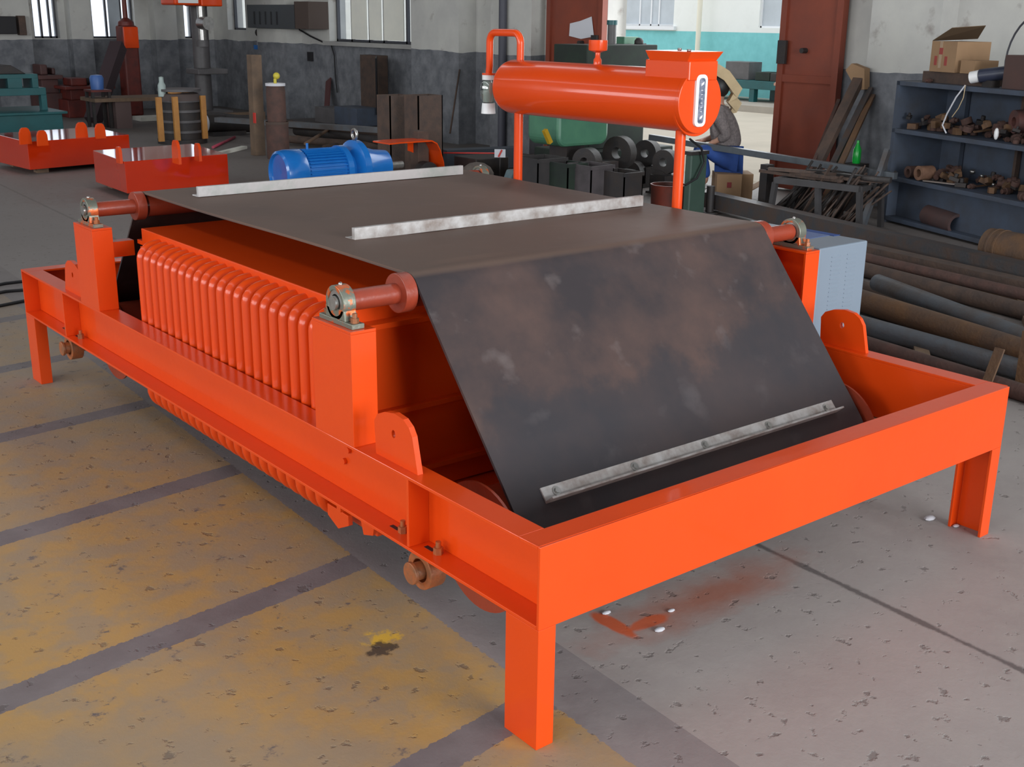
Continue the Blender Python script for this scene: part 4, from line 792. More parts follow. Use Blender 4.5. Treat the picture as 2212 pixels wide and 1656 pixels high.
# ------------------------------------------------------------------ behind the oil tank: green machines
a = at_z(1232, 420, 0); zc = at_y(1232, 280, a.y).z
t = thing('green_hoist', 'rounded light green motor unit on a dark stand behind the tank', 'machine', (a.x, a.y, 0))
m = MB(); xa, xb = at_y(1176, 280, a.y).x, at_y(1284, 280, a.y).x; zb_, zt_ = at_y(1232, 311, a.y).z, at_y(1232, 225, a.y).z
m.prism(rr((xb-xa)/2, (zt_-zb_)/2, 0.10, (xa+xb)/2, (zt_+zb_)/2, 7), 'y', a.y-0.2, a.y+0.25); m.build('housing', GREEN, t, 0.03)
box((xa+xb)/2-0.12, (xa+xb)/2+0.1, a.y-0.1, a.y+0.15, 0.3, zb_+0.02).build('neck', DARK, t); box(xa-0.05, xb+0.1, a.y-0.25, a.y+0.3, 0, 0.32).build('stand', DSTEEL, t, 0.005)
p = at_y(1300, 275, a.y-0.1); MB().ball((p.x, p.y, p.z), 0.055, 12, (1, 1, 1.3)).build('end_cap', mat('pale_green', (0.25, 0.42, 0.34), 0.4), t)
p = at_y(1178, 295, a.y-0.15); MB().bar((p.x-0.01, p.y, p.z+0.06), (p.x+0.06, p.y, p.z-0.06), 0.04, 0.04).build('warning_stripe', mat('amber', (0.45, 0.26, 0.01), 0.5), t)
# dark green tank above
a2 = Vector((6.6, 6.6, 0)); xa, xb = at_y(1268, 120, 7.0).x, at_y(1420, 120, 7.0).x; z0_, z1_ = at_y(1340, 150, 7.0).z-0.15, at_y(1340, 97, 7.0).z
t = thing('green_machine_tool', 'large dark green machine tool behind the orange tank', 'machine', ((xa+xb)/2, 7.2, 0))
box(xa, xb, 7.0, 7.5, z0_, z1_).build('saddle', DGREEN, t, 0.01); box(xa+0.1, xb-0.1, 7.05, 7.45, 0.35, z0_).build('column', DGREEN, t, 0.01); box(xa-0.15, xb+0.2, 6.9, 7.6, 0, 0.35).build('base', DGREEN, t, 0.01)
p = at_y(1395, 92, 7.1); MB().ball((p.x, 7.2, p.z), 0.05, 10).cyl((p.x-0.12, 7.2, p.z-0.03), (p.x+0.1, 7.2, p.z-0.02), 0.012, 8).build('lever', DARK, t)
xa, xb = at_y(1331, 90, 7.5).x, at_y(1362, 90, 7.5).x; z0_, z1_ = at_y(1345, 97, 7.5).z, at_y(1345, 79, 7.5).z; box(xa, xb, 7.38, 7.5, z0_-0.05, z1_).build('green_box', GREEN, t, 0.005)
p = at_y(1322, 60, 7.3); MB().cyl((p.x, 7.3, z0_-0.2), (p.x, 7.3, at_y(1322, 52, 7.3).z), 0.045, 20).build('motor_cylinder', GREYP, t); q = at_y(1322, 47, 7.3); MB().cyl((p.x, 7.3, q.z-0.03), (p.x, 7.3, q.z+0.015), 0.055, 20).build('motor_cap', TEAL, t)
# row of dark scrap bins beyond the belt
BIN1 = mat('dull_black_brown_steel', (0.035, 0.030, 0.030), 0.7, 0, (0.022, 0.020, 0.020), 9, 0.5); BIN2 = mat('dull_mauve_steel', (0.075, 0.062, 0.066), 0.7, 0, (0.045, 0.038, 0.04), 9, 0.5)
bins = [(1160, 1222, 345, 460, BIN1, 'dark grey open steel bin behind the left tank leg'), (1224, 1264, 355, 465, DGREEN, 'dark olive steel bin, second in the row behind the belt'), (1274, 1322, 360, 470, BIN2, 'mauve grey steel bin with a lit right face behind the belt'), (1345, 1385, 375, 475, DARK, 'near black steel bin left of the red can')]
for (x0, x1, yt, yb, m_, lab) in bins:
    a = at_z(x0, yb, 0); b_ = at_y(x1, yb, a.y); zt = at_y(x0, yt, a.y).z; t = thing('steel_bin', lab, 'bin', ((a.x+b_.x)/2, a.y+0.15, 0), 'steel bins behind the belt')
    t_w = 0.01; m = MB(); m.box(a.x, b_.x, a.y, a.y+t_w, 0, zt).box(a.x, b_.x, a.y+0.3, a.y+0.3+t_w, 0, zt).box(a.x, a.x+t_w, a.y, a.y+0.3, 0, zt).box(b_.x-t_w, b_.x, a.y, a.y+0.3, 0, zt).box(a.x, b_.x, a.y, a.y+0.3, 0, 0.01); m.build('shell', m_, t); box(a.x-0.008, b_.x+0.008, a.y-0.008, a.y, zt-0.03, zt).build('rim', m_, t)
# heap of dark castings and wheels beyond
ai = 0
for (px, py, r_, z) in ((1270, 350, 0.13, 0.35), (1340, 330, 0.16, 0.38), (1400, 330, 0.13, 0.33), (1440, 350, 0.12, 0.30), (1370, 372, 0.11, 0.15), (1430, 390, 0.10, 0.12)):
    p = at_z(px, py, z); ai += 1
    t = thing('iron_casting', ['left', 'second', 'third', 'fourth', 'fifth', 'rightmost'][ai-1]+' dark round iron casting in the gloom under the orange tank', 'casting', (p.x, p.y, 0), 'dark iron castings under the tank')
    MB().cyl((p.x-0.05, p.y, z), (p.x+0.06, p.y+0.03, z), r_, 24, hole=0.35).build('wheel', DARK, t); box(p.x-0.12, p.x+0.12, p.y-0.1, p.y+0.1, 0, max(z-r_, 0.02)).build('block', DARK, t)
# green pedestal and red can near the right leg
a = at_z(1484, 470, 0); b_ = at_y(1520, 470, a.y); zt = at_y(1500, 335, a.y).z
t = thing('green_pedestal', 'grey green machine pedestal right of the right tank leg', 'pedestal', (a.x, a.y, 0)); box(at_y(1488, 440, a.y).x, b_.x, a.y, a.y+0.07, 0, zt).build('body', mat('grey_green', (0.05, 0.09, 0.07), 0.5, 0, (0.04, 0.07, 0.055), 5, 0.5), t, 0.01); box(at_y(1488, 440, a.y).x-0.01, b_.x+0.01, a.y-0.01, a.y+0.08, zt, zt+0.03).build('top_plate', DARK, t)
pts = [at_y(x, y, a.y-0.05) for x, y in ((1490, 300), (1515, 320), (1522, 350), (1505, 385), (1480, 400))]; tag(MB().tube(pts, 0.010, 8).build('black_hose', BLACK), 'black hose curving down beside the right tank leg', 'hose')
a = at_z(1442, 452, 0); zt = at_y(1440, 398, a.y).z; tag(MB().lathe([(0.001, 0), (0.15, 0), (0.16, zt*0.9), (0.165, zt), (0.15, zt), (0.14, zt*0.9), (0.14, 0.02), (0.001, 0.02)], (a.x, a.y, 0), n=28).build('red_can', mat('dull_red_paint', (0.20, 0.035, 0.02), 0.5, 0, (0.1, 0.03, 0.02), 6, 0.5)), 'dull red round can left of the right tank leg', 'can')
a = at_z(1532, 462, 0); zt = at_y(1532, 402, a.y).z; t = thing('dark_bollard', 'short dark iron stump by the seated worker', 'stump', (a.x, a.y, 0)); MB().cyl((a.x, a.y, 0), (a.x, a.y, zt), 0.035, 16).build('post', DARK, t); MB().cyl((a.x, a.y, 0), (a.x, a.y, 0.02), 0.08, 16).build('foot', DARK, t)
# light blue cloths near left leg, orange rag, striped tag on cable, grey hose bits
a = at_z(1110, 415, 0.05); tag(MB().prism([(a.x-0.12, 0), (a.x+0.14, 0), (a.x+0.08, 0.22), (a.x, 0.26)], 'y', a.y, a.y+0.12).build('blue_sack', mat('grey_blue_cloth', (0.10, 0.15, 0.17), 0.9, 0, (0.14, 0.19, 0.2), 20, 0.5), None, 0.02), 'grey blue cloth bundle left of the left tank leg', 'cloth')
a = at_z(1145, 402, 0.1); tag(MB().ball((a.x, a.y, 0.08), 0.13, 14, (1.1, 0.8, 0.6)).build('blue_bag', CYAN), 'light blue plastic bag right of the left tank leg', 'bag')
a = at_z(1030, 385, 0.1); t = thing('pale_mound', 'pale grey sack behind the upper belt edge', 'sack', (a.x, a.y, 0)); MB().ball((a.x, a.y, 0.12), 0.2, 14, (0.9, 0.8, 0.7)).build('sack', mat('drab_sack', (0.16, 0.13, 0.11), 0.9, 0, (0.1, 0.08, 0.07), 9, 0.5), t); MB().ball((a.x-0.05, a.y-0.1, 0.12), 0.07, 10, (1, 0.7, 0.6)).build('orange_rag', PRIMER, t)
a = at_z(1078, 400, 0); t = thing('dark_crate', 'dark iron crate behind the upper belt edge by the left tank leg', 'crate', (a.x, a.y+0.3, 0)); box(a.x-0.2, a.x+0.22, a.y+0.12, a.y+0.5, 0, 0.26).build('body', DARK, t, 0.01)
q = at_z(1080, 331, 0.32); t = thing('striped_tag', 'white tag with red diagonal stripe beside the left tank leg', 'tag', (q.x, q.y, q.z-0.06)); r_ = Vector((RT.x, RT.y, 0))
m = MB(); m.bar(q-r_*0.055, q+r_*0.055, 0.012, 0.08); m.build('plate', PAPER, t); m = MB(); qq = q+Vector((-FW.x, -FW.y, 0))*0.009; m.bar(qq-r_*0.015-Vector((0, 0, 0.035)), qq+r_*0.02+Vector((0, 0, 0.035)), 0.004, 0.018); m.build('stripe', REDP, t); MB().cyl(at_z(958, 330, 0.30), q-r_*0.05, 0.007, 8).build('red_cord', REDP, t); MB().cyl((q.x, q.y, 0), (q.x, q.y, q.z-0.02), 0.006, 8).build('stake', DARK, t)
p0, p1 = at_z(958, 345, 0.12), at_z(1120, 338, 0.12); tag(MB().bar(p0, p1, 0.2, 0.22).build('blue_black_beam', mat('blue_black_steel', (0.025, 0.033, 0.045), 0.5)), 'blue black steel beam on the floor right of the rusty columns', 'beam')

# ------------------------------------------------------------------ long grey tube across, trestle with bars
a = at_x(1405, 296, 5.9); b_ = at_x(1935, 378, 7.0)
a = at_z(1405, 296, 0.52); b_ = at_z(1935, 380, 0.43)
tag(MB().bar(a, b_, 0.055, 0.055).build('square_tube', mat('blue_grey_tube', (0.11, 0.125, 0.14), 0.4, 0.3, (0.085, 0.09, 0.1), 8, 0.5), None, 0.003), 'long blue grey square steel tube running from the machines to the rack', 'tube')
# trestle
ta, tb = at_z(1665, 520, 0), at_z(1880, 560, 0)
tz = 0.40
pL = at_z(1668, 478, 0); pR = at_z(1848, 502, 0)
TRES = mat('dull_grey_angle', (0.055, 0.052, 0.056), 0.6, 0, (0.04, 0.036, 0.036), 6, 0.5)
t = thing('steel_trestle', 'grey steel trestle stand with splayed legs holding bars', 'trestle', ((pL.x+pR.x)/2, (pL.y+pR.y)/2, 0))
topz = at_y(1680, 388, pL.y).z; d = (pR-pL).normalized(); n2_ = Vector((-d.y, d.x, 0))
if n2_.dot(Vector((1, 1, 0))) < 0: n2_ = -n2_
for off_ in (0.0, 0.40):
    o1, o2 = pL+n2_*off_, pR+n2_*off_
    MB().bar(o1+Vector((0, 0, topz)), o2+Vector((0, 0, topz)), 0.05, 0.05).build('rail', TRES, t)
    for fr in (0.0, 0.52, 1.0):
        p = o1.lerp(o2, fr); MB().bar(Vector((p.x, p.y, 0))-d*0.03*(1 if fr < 0.5 else -1), Vector((p.x, p.y, topz-0.02)), 0.04, 0.04).build('leg', TRES, t)
for fr in (0.0, 1.0): p = pL.lerp(pR, fr)+Vector((0, 0, topz)); MB().bar(p, p+n2_*0.4, 0.04, 0.04).build('cross_rail', TRES, t)
tag(MB().bar(pR+n2_*0.1, pR+n2_*0.45+Vector((0, 0, 0.62)), 0.04, 0.06).build('leaning_angle', GSTEEL), 'grey angle bar leaning by the right end of the trestle', 'bar')
# upright dark stake and bars heaped behind the trestle
a = at_z(1650, 458, 0); zt = at_y(1655, 355, a.y).z; tag(MB().box(a.x-0.045, a.x+0.045, a.y-0.04, a.y+0.04, 0, zt).build('upright_stake', DARK), 'dark upright stake at the left end of the bar heap', 'stake')
g = 'offcut bars heaped behind the trestle'
bar0 = MB().bar((-0.5, 0, 0), (0.5, 0, 0), 0.03, 0.012).build('offcut_bar', RUST); tag(bar0, 'thin rusty offcut bar in the heap behind the trestle', 'bar', g)
bar1 = MB().cyl((-0.5, 0, 0), (0.5, 0, 0), 0.012, 8).build('offcut_bar', DARK); tag(bar1, 'thin dark offcut bar in the heap behind the trestle', 'bar', g)
rnd = random.Random(3); first = {0: True, 1: True}
for k in range(44):
    fr = rnd.random(); p = pL.lerp(pR, fr)+n2_*rnd.uniform(0.08, 0.34); k2 = k % 2; src = (bar0, bar1)[k2]
    th = math.atan2(d.y, d.x)+rnd.uniform(-0.5, 0.5); ph = -rnd.uniform(0.7, 1.15); ln = rnd.uniform(0.4, 0.58)
    z = 0.5*ln*abs(math.sin(ph))+0.02
    o = src if first[k2] else dup(src); first[k2] = False
    o['label'] = ('thin rusty offcut bar', 'thin dark offcut bar')[k2]+' at the '+('left end', 'left middle', 'right middle', 'right end')[min(3, int(fr*4))]+' of the heap behind the trestle'
    o.location = (p.x, p.y, z); o.rotation_euler = (0, ph, th); o.scale = (ln, 1, 1)
for k in range(12):
    fr = (k+0.5)/12; p = pL.lerp(pR, fr)+n2_*rnd.uniform(0.1, 0.3); o = dup((bar0, bar1)[k % 2], label=('rusty' if k % 2 == 0 else 'dark')+' short offcut lying flat on the '+('left', 'middle', 'right')[min(2, int(fr*3))]+' of the trestle top', group='offcuts lying on the trestle top')
    o.location = (p.x, p.y, topz+0.035+0.02*(k % 3)); o.rotation_euler = (0, rnd.uniform(-0.04, 0.04), math.atan2(d.y, d.x)+rnd.uniform(-0.4, 0.4)); o.scale = (rnd.uniform(0.3, 0.6), 1.5, 2)
# bars leaning in the wall corner by the door
for k, ((xa, ya_), (xb, yb_), m_, lab, w_) in enumerate((((1778, 330), (1866, 150), RUST, 'brown toothed rail leaning on the wall right of the door', 0.10), ((1805, 345), (1880, 190), DSTEEL, 'dark steel bar leaning right of the brown toothed rail', 0.06), ((1768, 325), (1812, 215), RUST3, 'thin reddish bar leaning against the door leaf', 0.03), ((1828, 330), (1885, 205), RUST2, 'short ochre rusty bar leaning in the wall corner', 0.05))):
    pb_ = at_x(xa, ya_, 7.3); pt_ = at_x(xb, yb_, 7.80); dd = pb_-pt_; pb_ = pt_+dd*(pt_.z/(pt_.z-pb_.z)) if pt_.z > pb_.z else pb_
    tag(MB().bar(pb_+Vector((0, 0, 0.01)), pt_, w_, w_*0.5).build('leaning_bar', m_), lab, 'bar')
q = at_x(1862, 152, 7.8); tag(MB().prism([(q.y-0.10, q.z-0.16), (q.y-0.02, q.z-0.17), (q.y+0.12, q.z), (q.y+0.06, q.z+0.06), (q.y-0.08, q.z+0.02)], 'x', 7.72, 7.80).build('cardboard_scrap', CARD), 'torn cardboard scrap on top of the leaning rails', 'cardboard')
q = at_z(1850, 345, 0.45); tag(MB().lathe([(0.001, 0), (0.035, 0), (0.038, 0.03), (0.036, 0.12), (0.014, 0.17), (0.013, 0.20), (0.001, 0.20)], (q.x, q.y, q.z-0.03), n=16).build('green_bottle', GBOT), 'bright green plastic bottle behind the blue grey tube', 'bottle')
bz = q.z-0.03; tag(box(q.x-0.08, q.x+0.08, q.y-0.08, q.y+0.08, 0, bz).build('bottle_stand', DARK), 'dark iron block under the green bottle', 'block')
# ------------------------------------------------------------------ rack with scrap
s0, s1 = Vector((7.16, 3.96, 0)), Vector((6.46, 2.00, 0))
d = (s1-s0).normalized(); n2_ = Vector((-d.y, d.x, 0)); n2_ = n2_ if n2_.x > 0 else -n2_
ln = 2.6; dep = 0.5
rack = thing('steel_rack', 'blue grey sheet steel shelf rack loaded with rusty parts', 'rack', (s0.x, s0.y, 0))
def RP(u, v, z): return s0+d*u+n2_*v+Vector((0, 0, z))
def rbox(mb, u0, u1, v0, v1, z0, z1):
    vs = [RP(u, v, z) for z in (z0, z1) for (u, v) in ((u0, v0), (u1, v0), (u1, v1), (u0, v1))]; mb.add(vs, [(0, 3, 2, 1), (4, 5, 6, 7), (0, 1, 5, 4), (1, 2, 6, 5), (2, 3, 7, 6), (3, 0, 4, 7)])
for z in (1.125, 0.745, 0.355, 0.02): m = MB(); rbox(m, 0, ln, 0, dep, z, z+0.035); m.build('shelf', SHELFM, rack, 0.002)
for u in (0, ln-0.01): m = MB(); rbox(m, u, u+0.04, 0, dep, 0, 1.16); m.build('side_panel', SHELFM, rack)
m = MB(); rbox(m, 0, ln, dep-0.01, dep, 0, 1.16); m.build('back_panel', SHELFM, rack)
for u in (0.30, 0.95, 1.6): m = MB(); rbox(m, u, u+0.03, dep-0.06, dep-0.02, 0.05, 1.12); m.build('back_strut', RUST if u > 0.4 else SHELFM, rack)
m = MB(); rbox(m, 0.04, ln, 0.10, 0.11, 0.055, 0.345); m.build('lower_panel', SHELFM, rack)
# scrap pieces
kinds = []
m = MB().cyl((0, 0, 0), (0, 0, 0.05), 0.045, 14, hole=0.45); kinds.append(m.build('rusty_ring', RUST3))
m = MB().prism([(-0.05, -0.03), (0.05, -0.03), (0.06, 0.01), (0.0, 0.05), (-0.05, 0.02)], 'z', 0, 0.06); kinds.append(m.build('rusty_bracket', RUST2, None, 0.004))
m = MB().cyl((-0.06, 0, 0.025), (0.06, 0, 0.025), 0.025, 12).cyl((-0.02, 0, 0.025), (0.02, 0, 0.025), 0.04, 12); kinds.append(m.build('rusty_fitting', RUST3))
m = MB().box(-0.05, 0.05, -0.03, 0.03, 0, 0.04).cyl((0, 0, 0.04), (0, 0, 0.08), 0.02, 10); kinds.append(m.build('dark_block', DARK, None, 0.003))
m = MB().bar((-0.12, 0, 0.01), (0.12, 0, 0.03), 0.03, 0.012); kinds.append(m.build('flat_bar_piece', RUST2))
m = MB().cyl((0, 0, 0), (0, 0, 0.03), 0.022, 6); kinds.append(m.build('large_nut', STEEL))
used = [False]*6; nm = ['rusty ring', 'ochre rusty bracket', 'red brown pipe fitting', 'dark iron block', 'rusty flat piece', 'pale steel nut']; ct = ['ring', 'bracket', 'fitting', 'block', 'bar', 'nut']
for sh, (z, cnt, zname) in enumerate(((0.78, 105, 'upper'), (0.39, 105, 'middle'), (1.16, 10, 'top'))):
    for k in range(cnt):
        ki = rnd.choice([0, 1, 2, 3, 4, 1, 2, 3, 5 if sh == 1 else 0]); u = 0.09+(ln-0.25)*((k*0.618) % 1) if sh < 2 else rnd.uniform(0.2, 0.9); v = rnd.uniform(0.06, 0.36); lay = (k//42) if sh < 2 else 0
        if sh == 1 and u < 0.40: continue
        p = RP(u, v, z+0.003+lay*0.04); lab = nm[ki]+' in the '+('front' if v < 0.2 else 'rear')+' jumble at the '+('left end', 'left middle', 'right middle', 'right end')[min(3, int(u/ln*4))]+' of the '+zname+' shelf'; gr = 'scrap on the %s shelf' % zname
        o = kinds[ki] if not used[ki] else dup(kinds[ki]); used[ki] = True; tag(o, lab, ct[ki], gr)
        o.location = p; o.rotation_euler = (rnd.uniform(-0.5, 0.5) if lay else 0, rnd.uniform(-0.5, 0.5) if lay else 0, rnd.uniform(0, 6.28)); sc_ = rnd.uniform(0.5, 1.0); o.scale = (sc_,)*3
# distinct items on the rack
q = RP(0.42, 0.12, 0.45); 
tag(MB().cyl(RP(0.40, 0.0, 0.455)-n2_*0.0, RP(0.40, 0.13, 0.455), 0.058, 24, hole=0.55).build('pipe_elbow', mat('tan_rust', (0.24, 0.13, 0.08), 0.7, 0, (0.16, 0.08, 0.05), 20, 0.5)), 'tan rusty pipe collar with dark bore facing out on the middle shelf', 'pipe')
tag(MB().cyl(RP(0.24, 0.02, 0.445), RP(0.24, 0.13, 0.445), 0.048, 20, hole=0.5).build('pipe_collar', RUST3), 'reddish pipe collar left of the tan one on the middle shelf', 'pipe')
tag(MB().cyl(RP(1.25, 0.12, 0.93), RP(1.30, 0.30, 0.94), 0.085, 22, hole=0.4).build('rusty_pulley', mat('maroon_rust', (0.14, 0.05, 0.04), 0.6, 0, (0.06, 0.04, 0.04), 8, 0.5)), 'large maroon pulley perched on the upper shelf scrap', 'pulley')
tag(MB().bar(RP(0.45, 0.03, 0.40), RP(0.78, 0.05, 0.415), 0.04, 0.008).build('pale_flat', mat('pale_steel', (0.3, 0.25, 0.22), 0.5)), 'pale flat strip on the middle shelf right of the tan collar', 'strip')
m = MB(); e = RP(1.20, 0.02, 0.84); m.ball(e, 0.03, 10, (0.6, 0.6, 1.5)); tag(m.build('white_tag', WHITE), 'small white tag on the upper shelf scrap', 'tag')
# wires hanging from the top shelf
pts = [RP(0.85, -0.02, 1.17), RP(0.80, -0.05, 1.08), RP(0.72, -0.05, 0.95), RP(0.67, -0.04, 0.86), RP(0.70, -0.02, 0.80)]; tag(MB().tube(pts, 0.006, 6).build('pale_wire', PAPER), 'pale looped wire hanging from the rack top', 'wire')
pts = [RP(0.85, -0.02, 1.17), RP(0.88, -0.05, 1.08), RP(0.84, -0.05, 1.0), RP(0.78, -0.05, 0.93)]; tag(MB().tube(pts, 0.0035, 6).build('pale_wire', BEIGE), 'thin tan wire end hanging beside the pale wire', 'wire')
# boxes on the rack top
def card(u0, u1, v0, v1, z0, z1, label, flap=False):
    t = thing('cardboard_box', label, 'box', RP((u0+u1)/2, (v0+v1)/2, z0)); m = MB(); rbox(m, u0, u1, v0, v1, z0, z1); m.build('carton', CARD, t)
    if flap:
        vs = [RP(u0, v0, z1), RP(u0+0.24, v0-0.02, z1+0.10), RP(u0+0.40, v0+0.16, z1+0.12), RP(u0+0.14, v1, z1+0.02)]; vs2 = [p+Vector((0, 0, 0.004)) for p in vs]
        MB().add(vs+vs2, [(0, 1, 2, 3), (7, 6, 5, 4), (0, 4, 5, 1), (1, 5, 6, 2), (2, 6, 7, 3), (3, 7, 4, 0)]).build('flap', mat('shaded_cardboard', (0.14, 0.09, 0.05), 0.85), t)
        q0 = RP(u0+0.16, v0-0.003, z1-0.11); m = MB(); rbox(m, u0+0.10, u0+0.14, v0-0.003, v0, z1-0.10, z1-0.05); rbox(m, u0+0.05, u0+0.08, v0-0.003, v0, z0+0.05, z0+0.12); rbox(m, u0+0.17, u0+0.20, v0-0.003, v0, z0+0.05, z0+0.12); m.build('red_print', mat('faded_red_print', (0.33, 0.06, 0.05), 0.8), t)
        m = MB(); rbox(m, u0+0.10, u0+0.13, v0-0.002, v0, z0+0.03, z1); m.build('tape', mat('pale_tape', (0.42, 0.30, 0.20), 0.4), t)
    return t
PLT = MB(); rbox(PLT, 0.16, 0.86, 0.12, 0.46, 1.16, 1.245); tag(PLT.build('flat_iron_plates', RUST, None, 0.003), 'stack of rusty flat plates under the cardboard boxes', 'plates')
card(0.26, 0.56, 0.10, 0.42, 1.247, 1.48, 'open cardboard box with faded red print on the rack top', True); card(0.60, 0.76, 0.12, 0.34, 1.247, 1.345, 'small closed cardboard box beside the open one')
m = MB(); rbox(m, 1.12, 1.9, 0.08, 0.45, 1.16, 1.40); tag(m.build('rusty_tin', mat('maroon_box', (0.10, 0.05, 0.042), 0.7, 0, (0.07, 0.045, 0.04), 5, 0.5), None, 0.004), 'large brown rusty box at the right of the rack top', 'box')
t = thing('power_drill', 'dark blue hand tool with white cap on the rack top', 'tool', RP(0.95, 0.1, 1.16)); MB().cyl(RP(0.90, 0.06, 1.24), RP(1.06, 0.16, 1.27), 0.05, 16).build('body', mat('navy_tool', (0.03, 0.035, 0.06), 0.4), t); MB().cyl(RP(0.84, 0.03, 1.225), RP(0.90, 0.06, 1.24), 0.045, 16).build('cap', WHITE, t); m = MB(); rbox(m, 0.92, 1.02, 0.07, 0.15, 1.16, 1.21); m.build('grip', DARK, t)
c0 = RP(1.32, 0.2, 1.22); pts = []
for k in range(20): a_ = math.radians(200-k*11); pts.append(c0+d*(0.33*math.cos(a_))+Vector((0, 0, 0.12+0.36*math.sin(a_))))
tag(MB().tube(pts, 0.008, 6).build('bent_hoop', mat('dark_strap', (0.05, 0.05, 0.06), 0.5)), 'dark bent strap arching above the rack top', 'strap')

# ------------------------------------------------------------------ steel stock on the floor at right
def ext(a, b_, f0, f1): dd = b_-a; return a-dd*f0, b_+dd*f1
stock = [
 ((1600, 446), (2212, 590), 0.10, 'beam', 0.13, DSTEEL, 'long dark steel channel at the back of the floor stock', 0.15, 0.1),
 ((1878, 548), (2212, 625), 0.06, 'beam', 0.12, RUST, 'brown flat steel length in front of the dark channel', 0.3, 0.2),
 ((1890, 588), (2212, 672), 0.05, 'pipe', 0.05, RUST, 'brown pipe, third length from the back of the floor stock', 0.6, 0.3),
 ((1900, 612), (2212, 730), 0.16, 'pipe', 0.050, GSTEEL, 'blue grey pipe with an open end behind the thick rusty pipe', 0.02, 0.3),
 ((1870, 652), (2212, 760), 0.12, 'pipe', 0.062, RUST2, 'thick ochre rusty pipe in the middle of the floor stock', 0.6, 0.2),
 ((1872, 704), (2212, 800), 0.055, 'pipe', 0.050, GSTEEL, 'dark blue grey pipe in front of the thick ochre pipe', 0.5, 0.2),
 ((1880, 745), (2200, 845), 0.04, 'pipe', 0.040, RUST3, 'red brown pipe nearest the machine in the floor stock', 0.5, 0.2),
 ((1900, 635), (2212, 752), 0.04, 'pipe', 0.045, RUST, 'brown pipe lying under the blue grey open ended pipe', 0.5, 0.2),
 ((1885, 572), (2212, 648), 0.03, 'beam', 0.08, RUST2, 'ochre flat bar between the brown flat length and the brown pipe', 0.4, 0.2),
 ((1880, 690), (2212, 775), 0.03, 'pipe', 0.03, DSTEEL, 'slim dark pipe between the thick ochre pipe and the dark blue grey one', 0.4, 0.15),
 ((1890, 562), (2212, 636), 0.10, 'pipe', 0.035, RUST3, 'slim red brown pipe resting on the brown flat length', 0.2, 0.2)]
for (a, b_, z, kd, r_, m_, lab, f0, f1) in stock:
    p0, p1 = ext(at_z(*a, z), at_z(*b_, z), f0, f1)
    if kd == 'beam': mm = MB().bar(p0, p1, r_, min(r_, z*2) if z*2 < r_ else r_)
    elif 'open' in lab and 'with' in lab: mm = MB().cyl(p0, p1, r_, 22, hole=0.8)
    else: mm = MB().cyl(p0, p1, r_, 20)
    tag(mm.build('steel_beam' if kd == 'beam' else 'steel_pipe', m_), lab, 'beam' if kd == 'beam' else 'pipe', 'long steel stock on the floor at right')
for (a, zt, lab) in (((2122, 852), 784, 'left rusty stake standing before the floor stock'), ((2200, 850), 742, 'right rusty stake standing before the floor stock')):
    p = at_z(*a, 0); z1 = at_y(a[0], zt-20, p.y).z; tag(MB().bar(p, p+Vector((0.10 if a[0] < 2150 else 0.0, 0, max(z1, 0.15))), 0.045, 0.012).build('rusty_stake', RUST2), lab, 'stake', 'rusty stakes')
for (a, b_) in (((1950, 600), (2010, 840)), ((2205, 640), (2300, 900))):
    p0, p1 = at_z(*a, 0.02), at_z(*b_, 0.02); tag(MB().bar(p0, p1, 0.07, 0.035).build('timber_skid', WOOD), ('left' if a[0] < 2100 else 'right')+' low timber skid under the floor stock', 'timber', 'timber skids under the floor stock')
a = at_z(2135, 545, 0.12); b_ = at_z(2330, 585, 0.12)
t = thing('rusty_drum', 'large ochre rusty drum lying in front of the rack', 'drum', (a.x, a.y, 0)); MB().cyl((a.x, a.y, 0.17), (b_.x, b_.y, 0.17), 0.118, 30).build('shell', RUST2, t)
for k in (0.08, 0.16): p = Vector((a.x, a.y, 0.17)).lerp(Vector((b_.x, b_.y, 0.17)), k); dd = (Vector((b_.x, b_.y, 0.17))-p).normalized(); MB().cyl(p, p+dd*0.012, 0.123, 30).build('hoop', RUST2, t)
box(a.x-0.1, a.x+0.15, a.y-0.25, a.y-0.1, 0, 0.07).build('chock', WOOD, t)
a = at_z(2068, 480, 0.12); tag(MB().cyl((a.x, a.y, 0.10), (a.x+0.15, a.y+0.35, 0.12), 0.085, 24, hole=0.72).build('short_pipe', mat('maroon_pipe', (0.09, 0.045, 0.04), 0.6, 0, (0.06, 0.04, 0.04), 8, 0.5)), 'short maroon pipe with open dark mouth below the rack', 'pipe')

# ------------------------------------------------------------------ yard contents
a = at_z(1612, 222, 0.1); ty = a.y
bx0 = 16.9; 
t = thing('yard_bench', 'long teal steel bench outside against the turquoise wall', 'bench', (17.3, 13.8, 0.1))
y0_, y1_ = at_x(1712, 180, 17.0).y-0.6, at_x(1585, 180, 17.0).y+1.6; zt = at_x(1640, 175, 17.0).z
box(17.0, 17.8, y0_, y1_, zt-0.16, zt).build('top', TEAL, t, 0.005)
for yy in (at_x(1692, 200, 17.0).y, at_x(1622, 200, 17.0).y, at_x(1622, 200, 17.0).y+1.8): box(17.02, 17.14, yy-0.06, yy+0.06, 0.1, zt-0.16).build('leg', TEAL, t); box(17.66, 17.78, yy-0.06, yy+0.06, 0.1, zt-0.16).build('leg', TEAL, t)
for (x0, x1, yt, m_, lab) in ((1568, 1616, 132, GREYP, 'tall grey box at the left on the teal yard bench'), (1632, 1662, 155, DGREEN, 'dark green block in the middle of the yard bench'), (1664, 1702, 158, DARK, 'dark block at the right on the yard bench')):
    aa, bb = at_x(x1, 170, 17.1), at_x(x0, yt, 17.1); tag(box(17.1, 17.5, aa.y, bb.y, zt, bb.z).build('machine_block', m_, None, 0.01), lab, 'block')
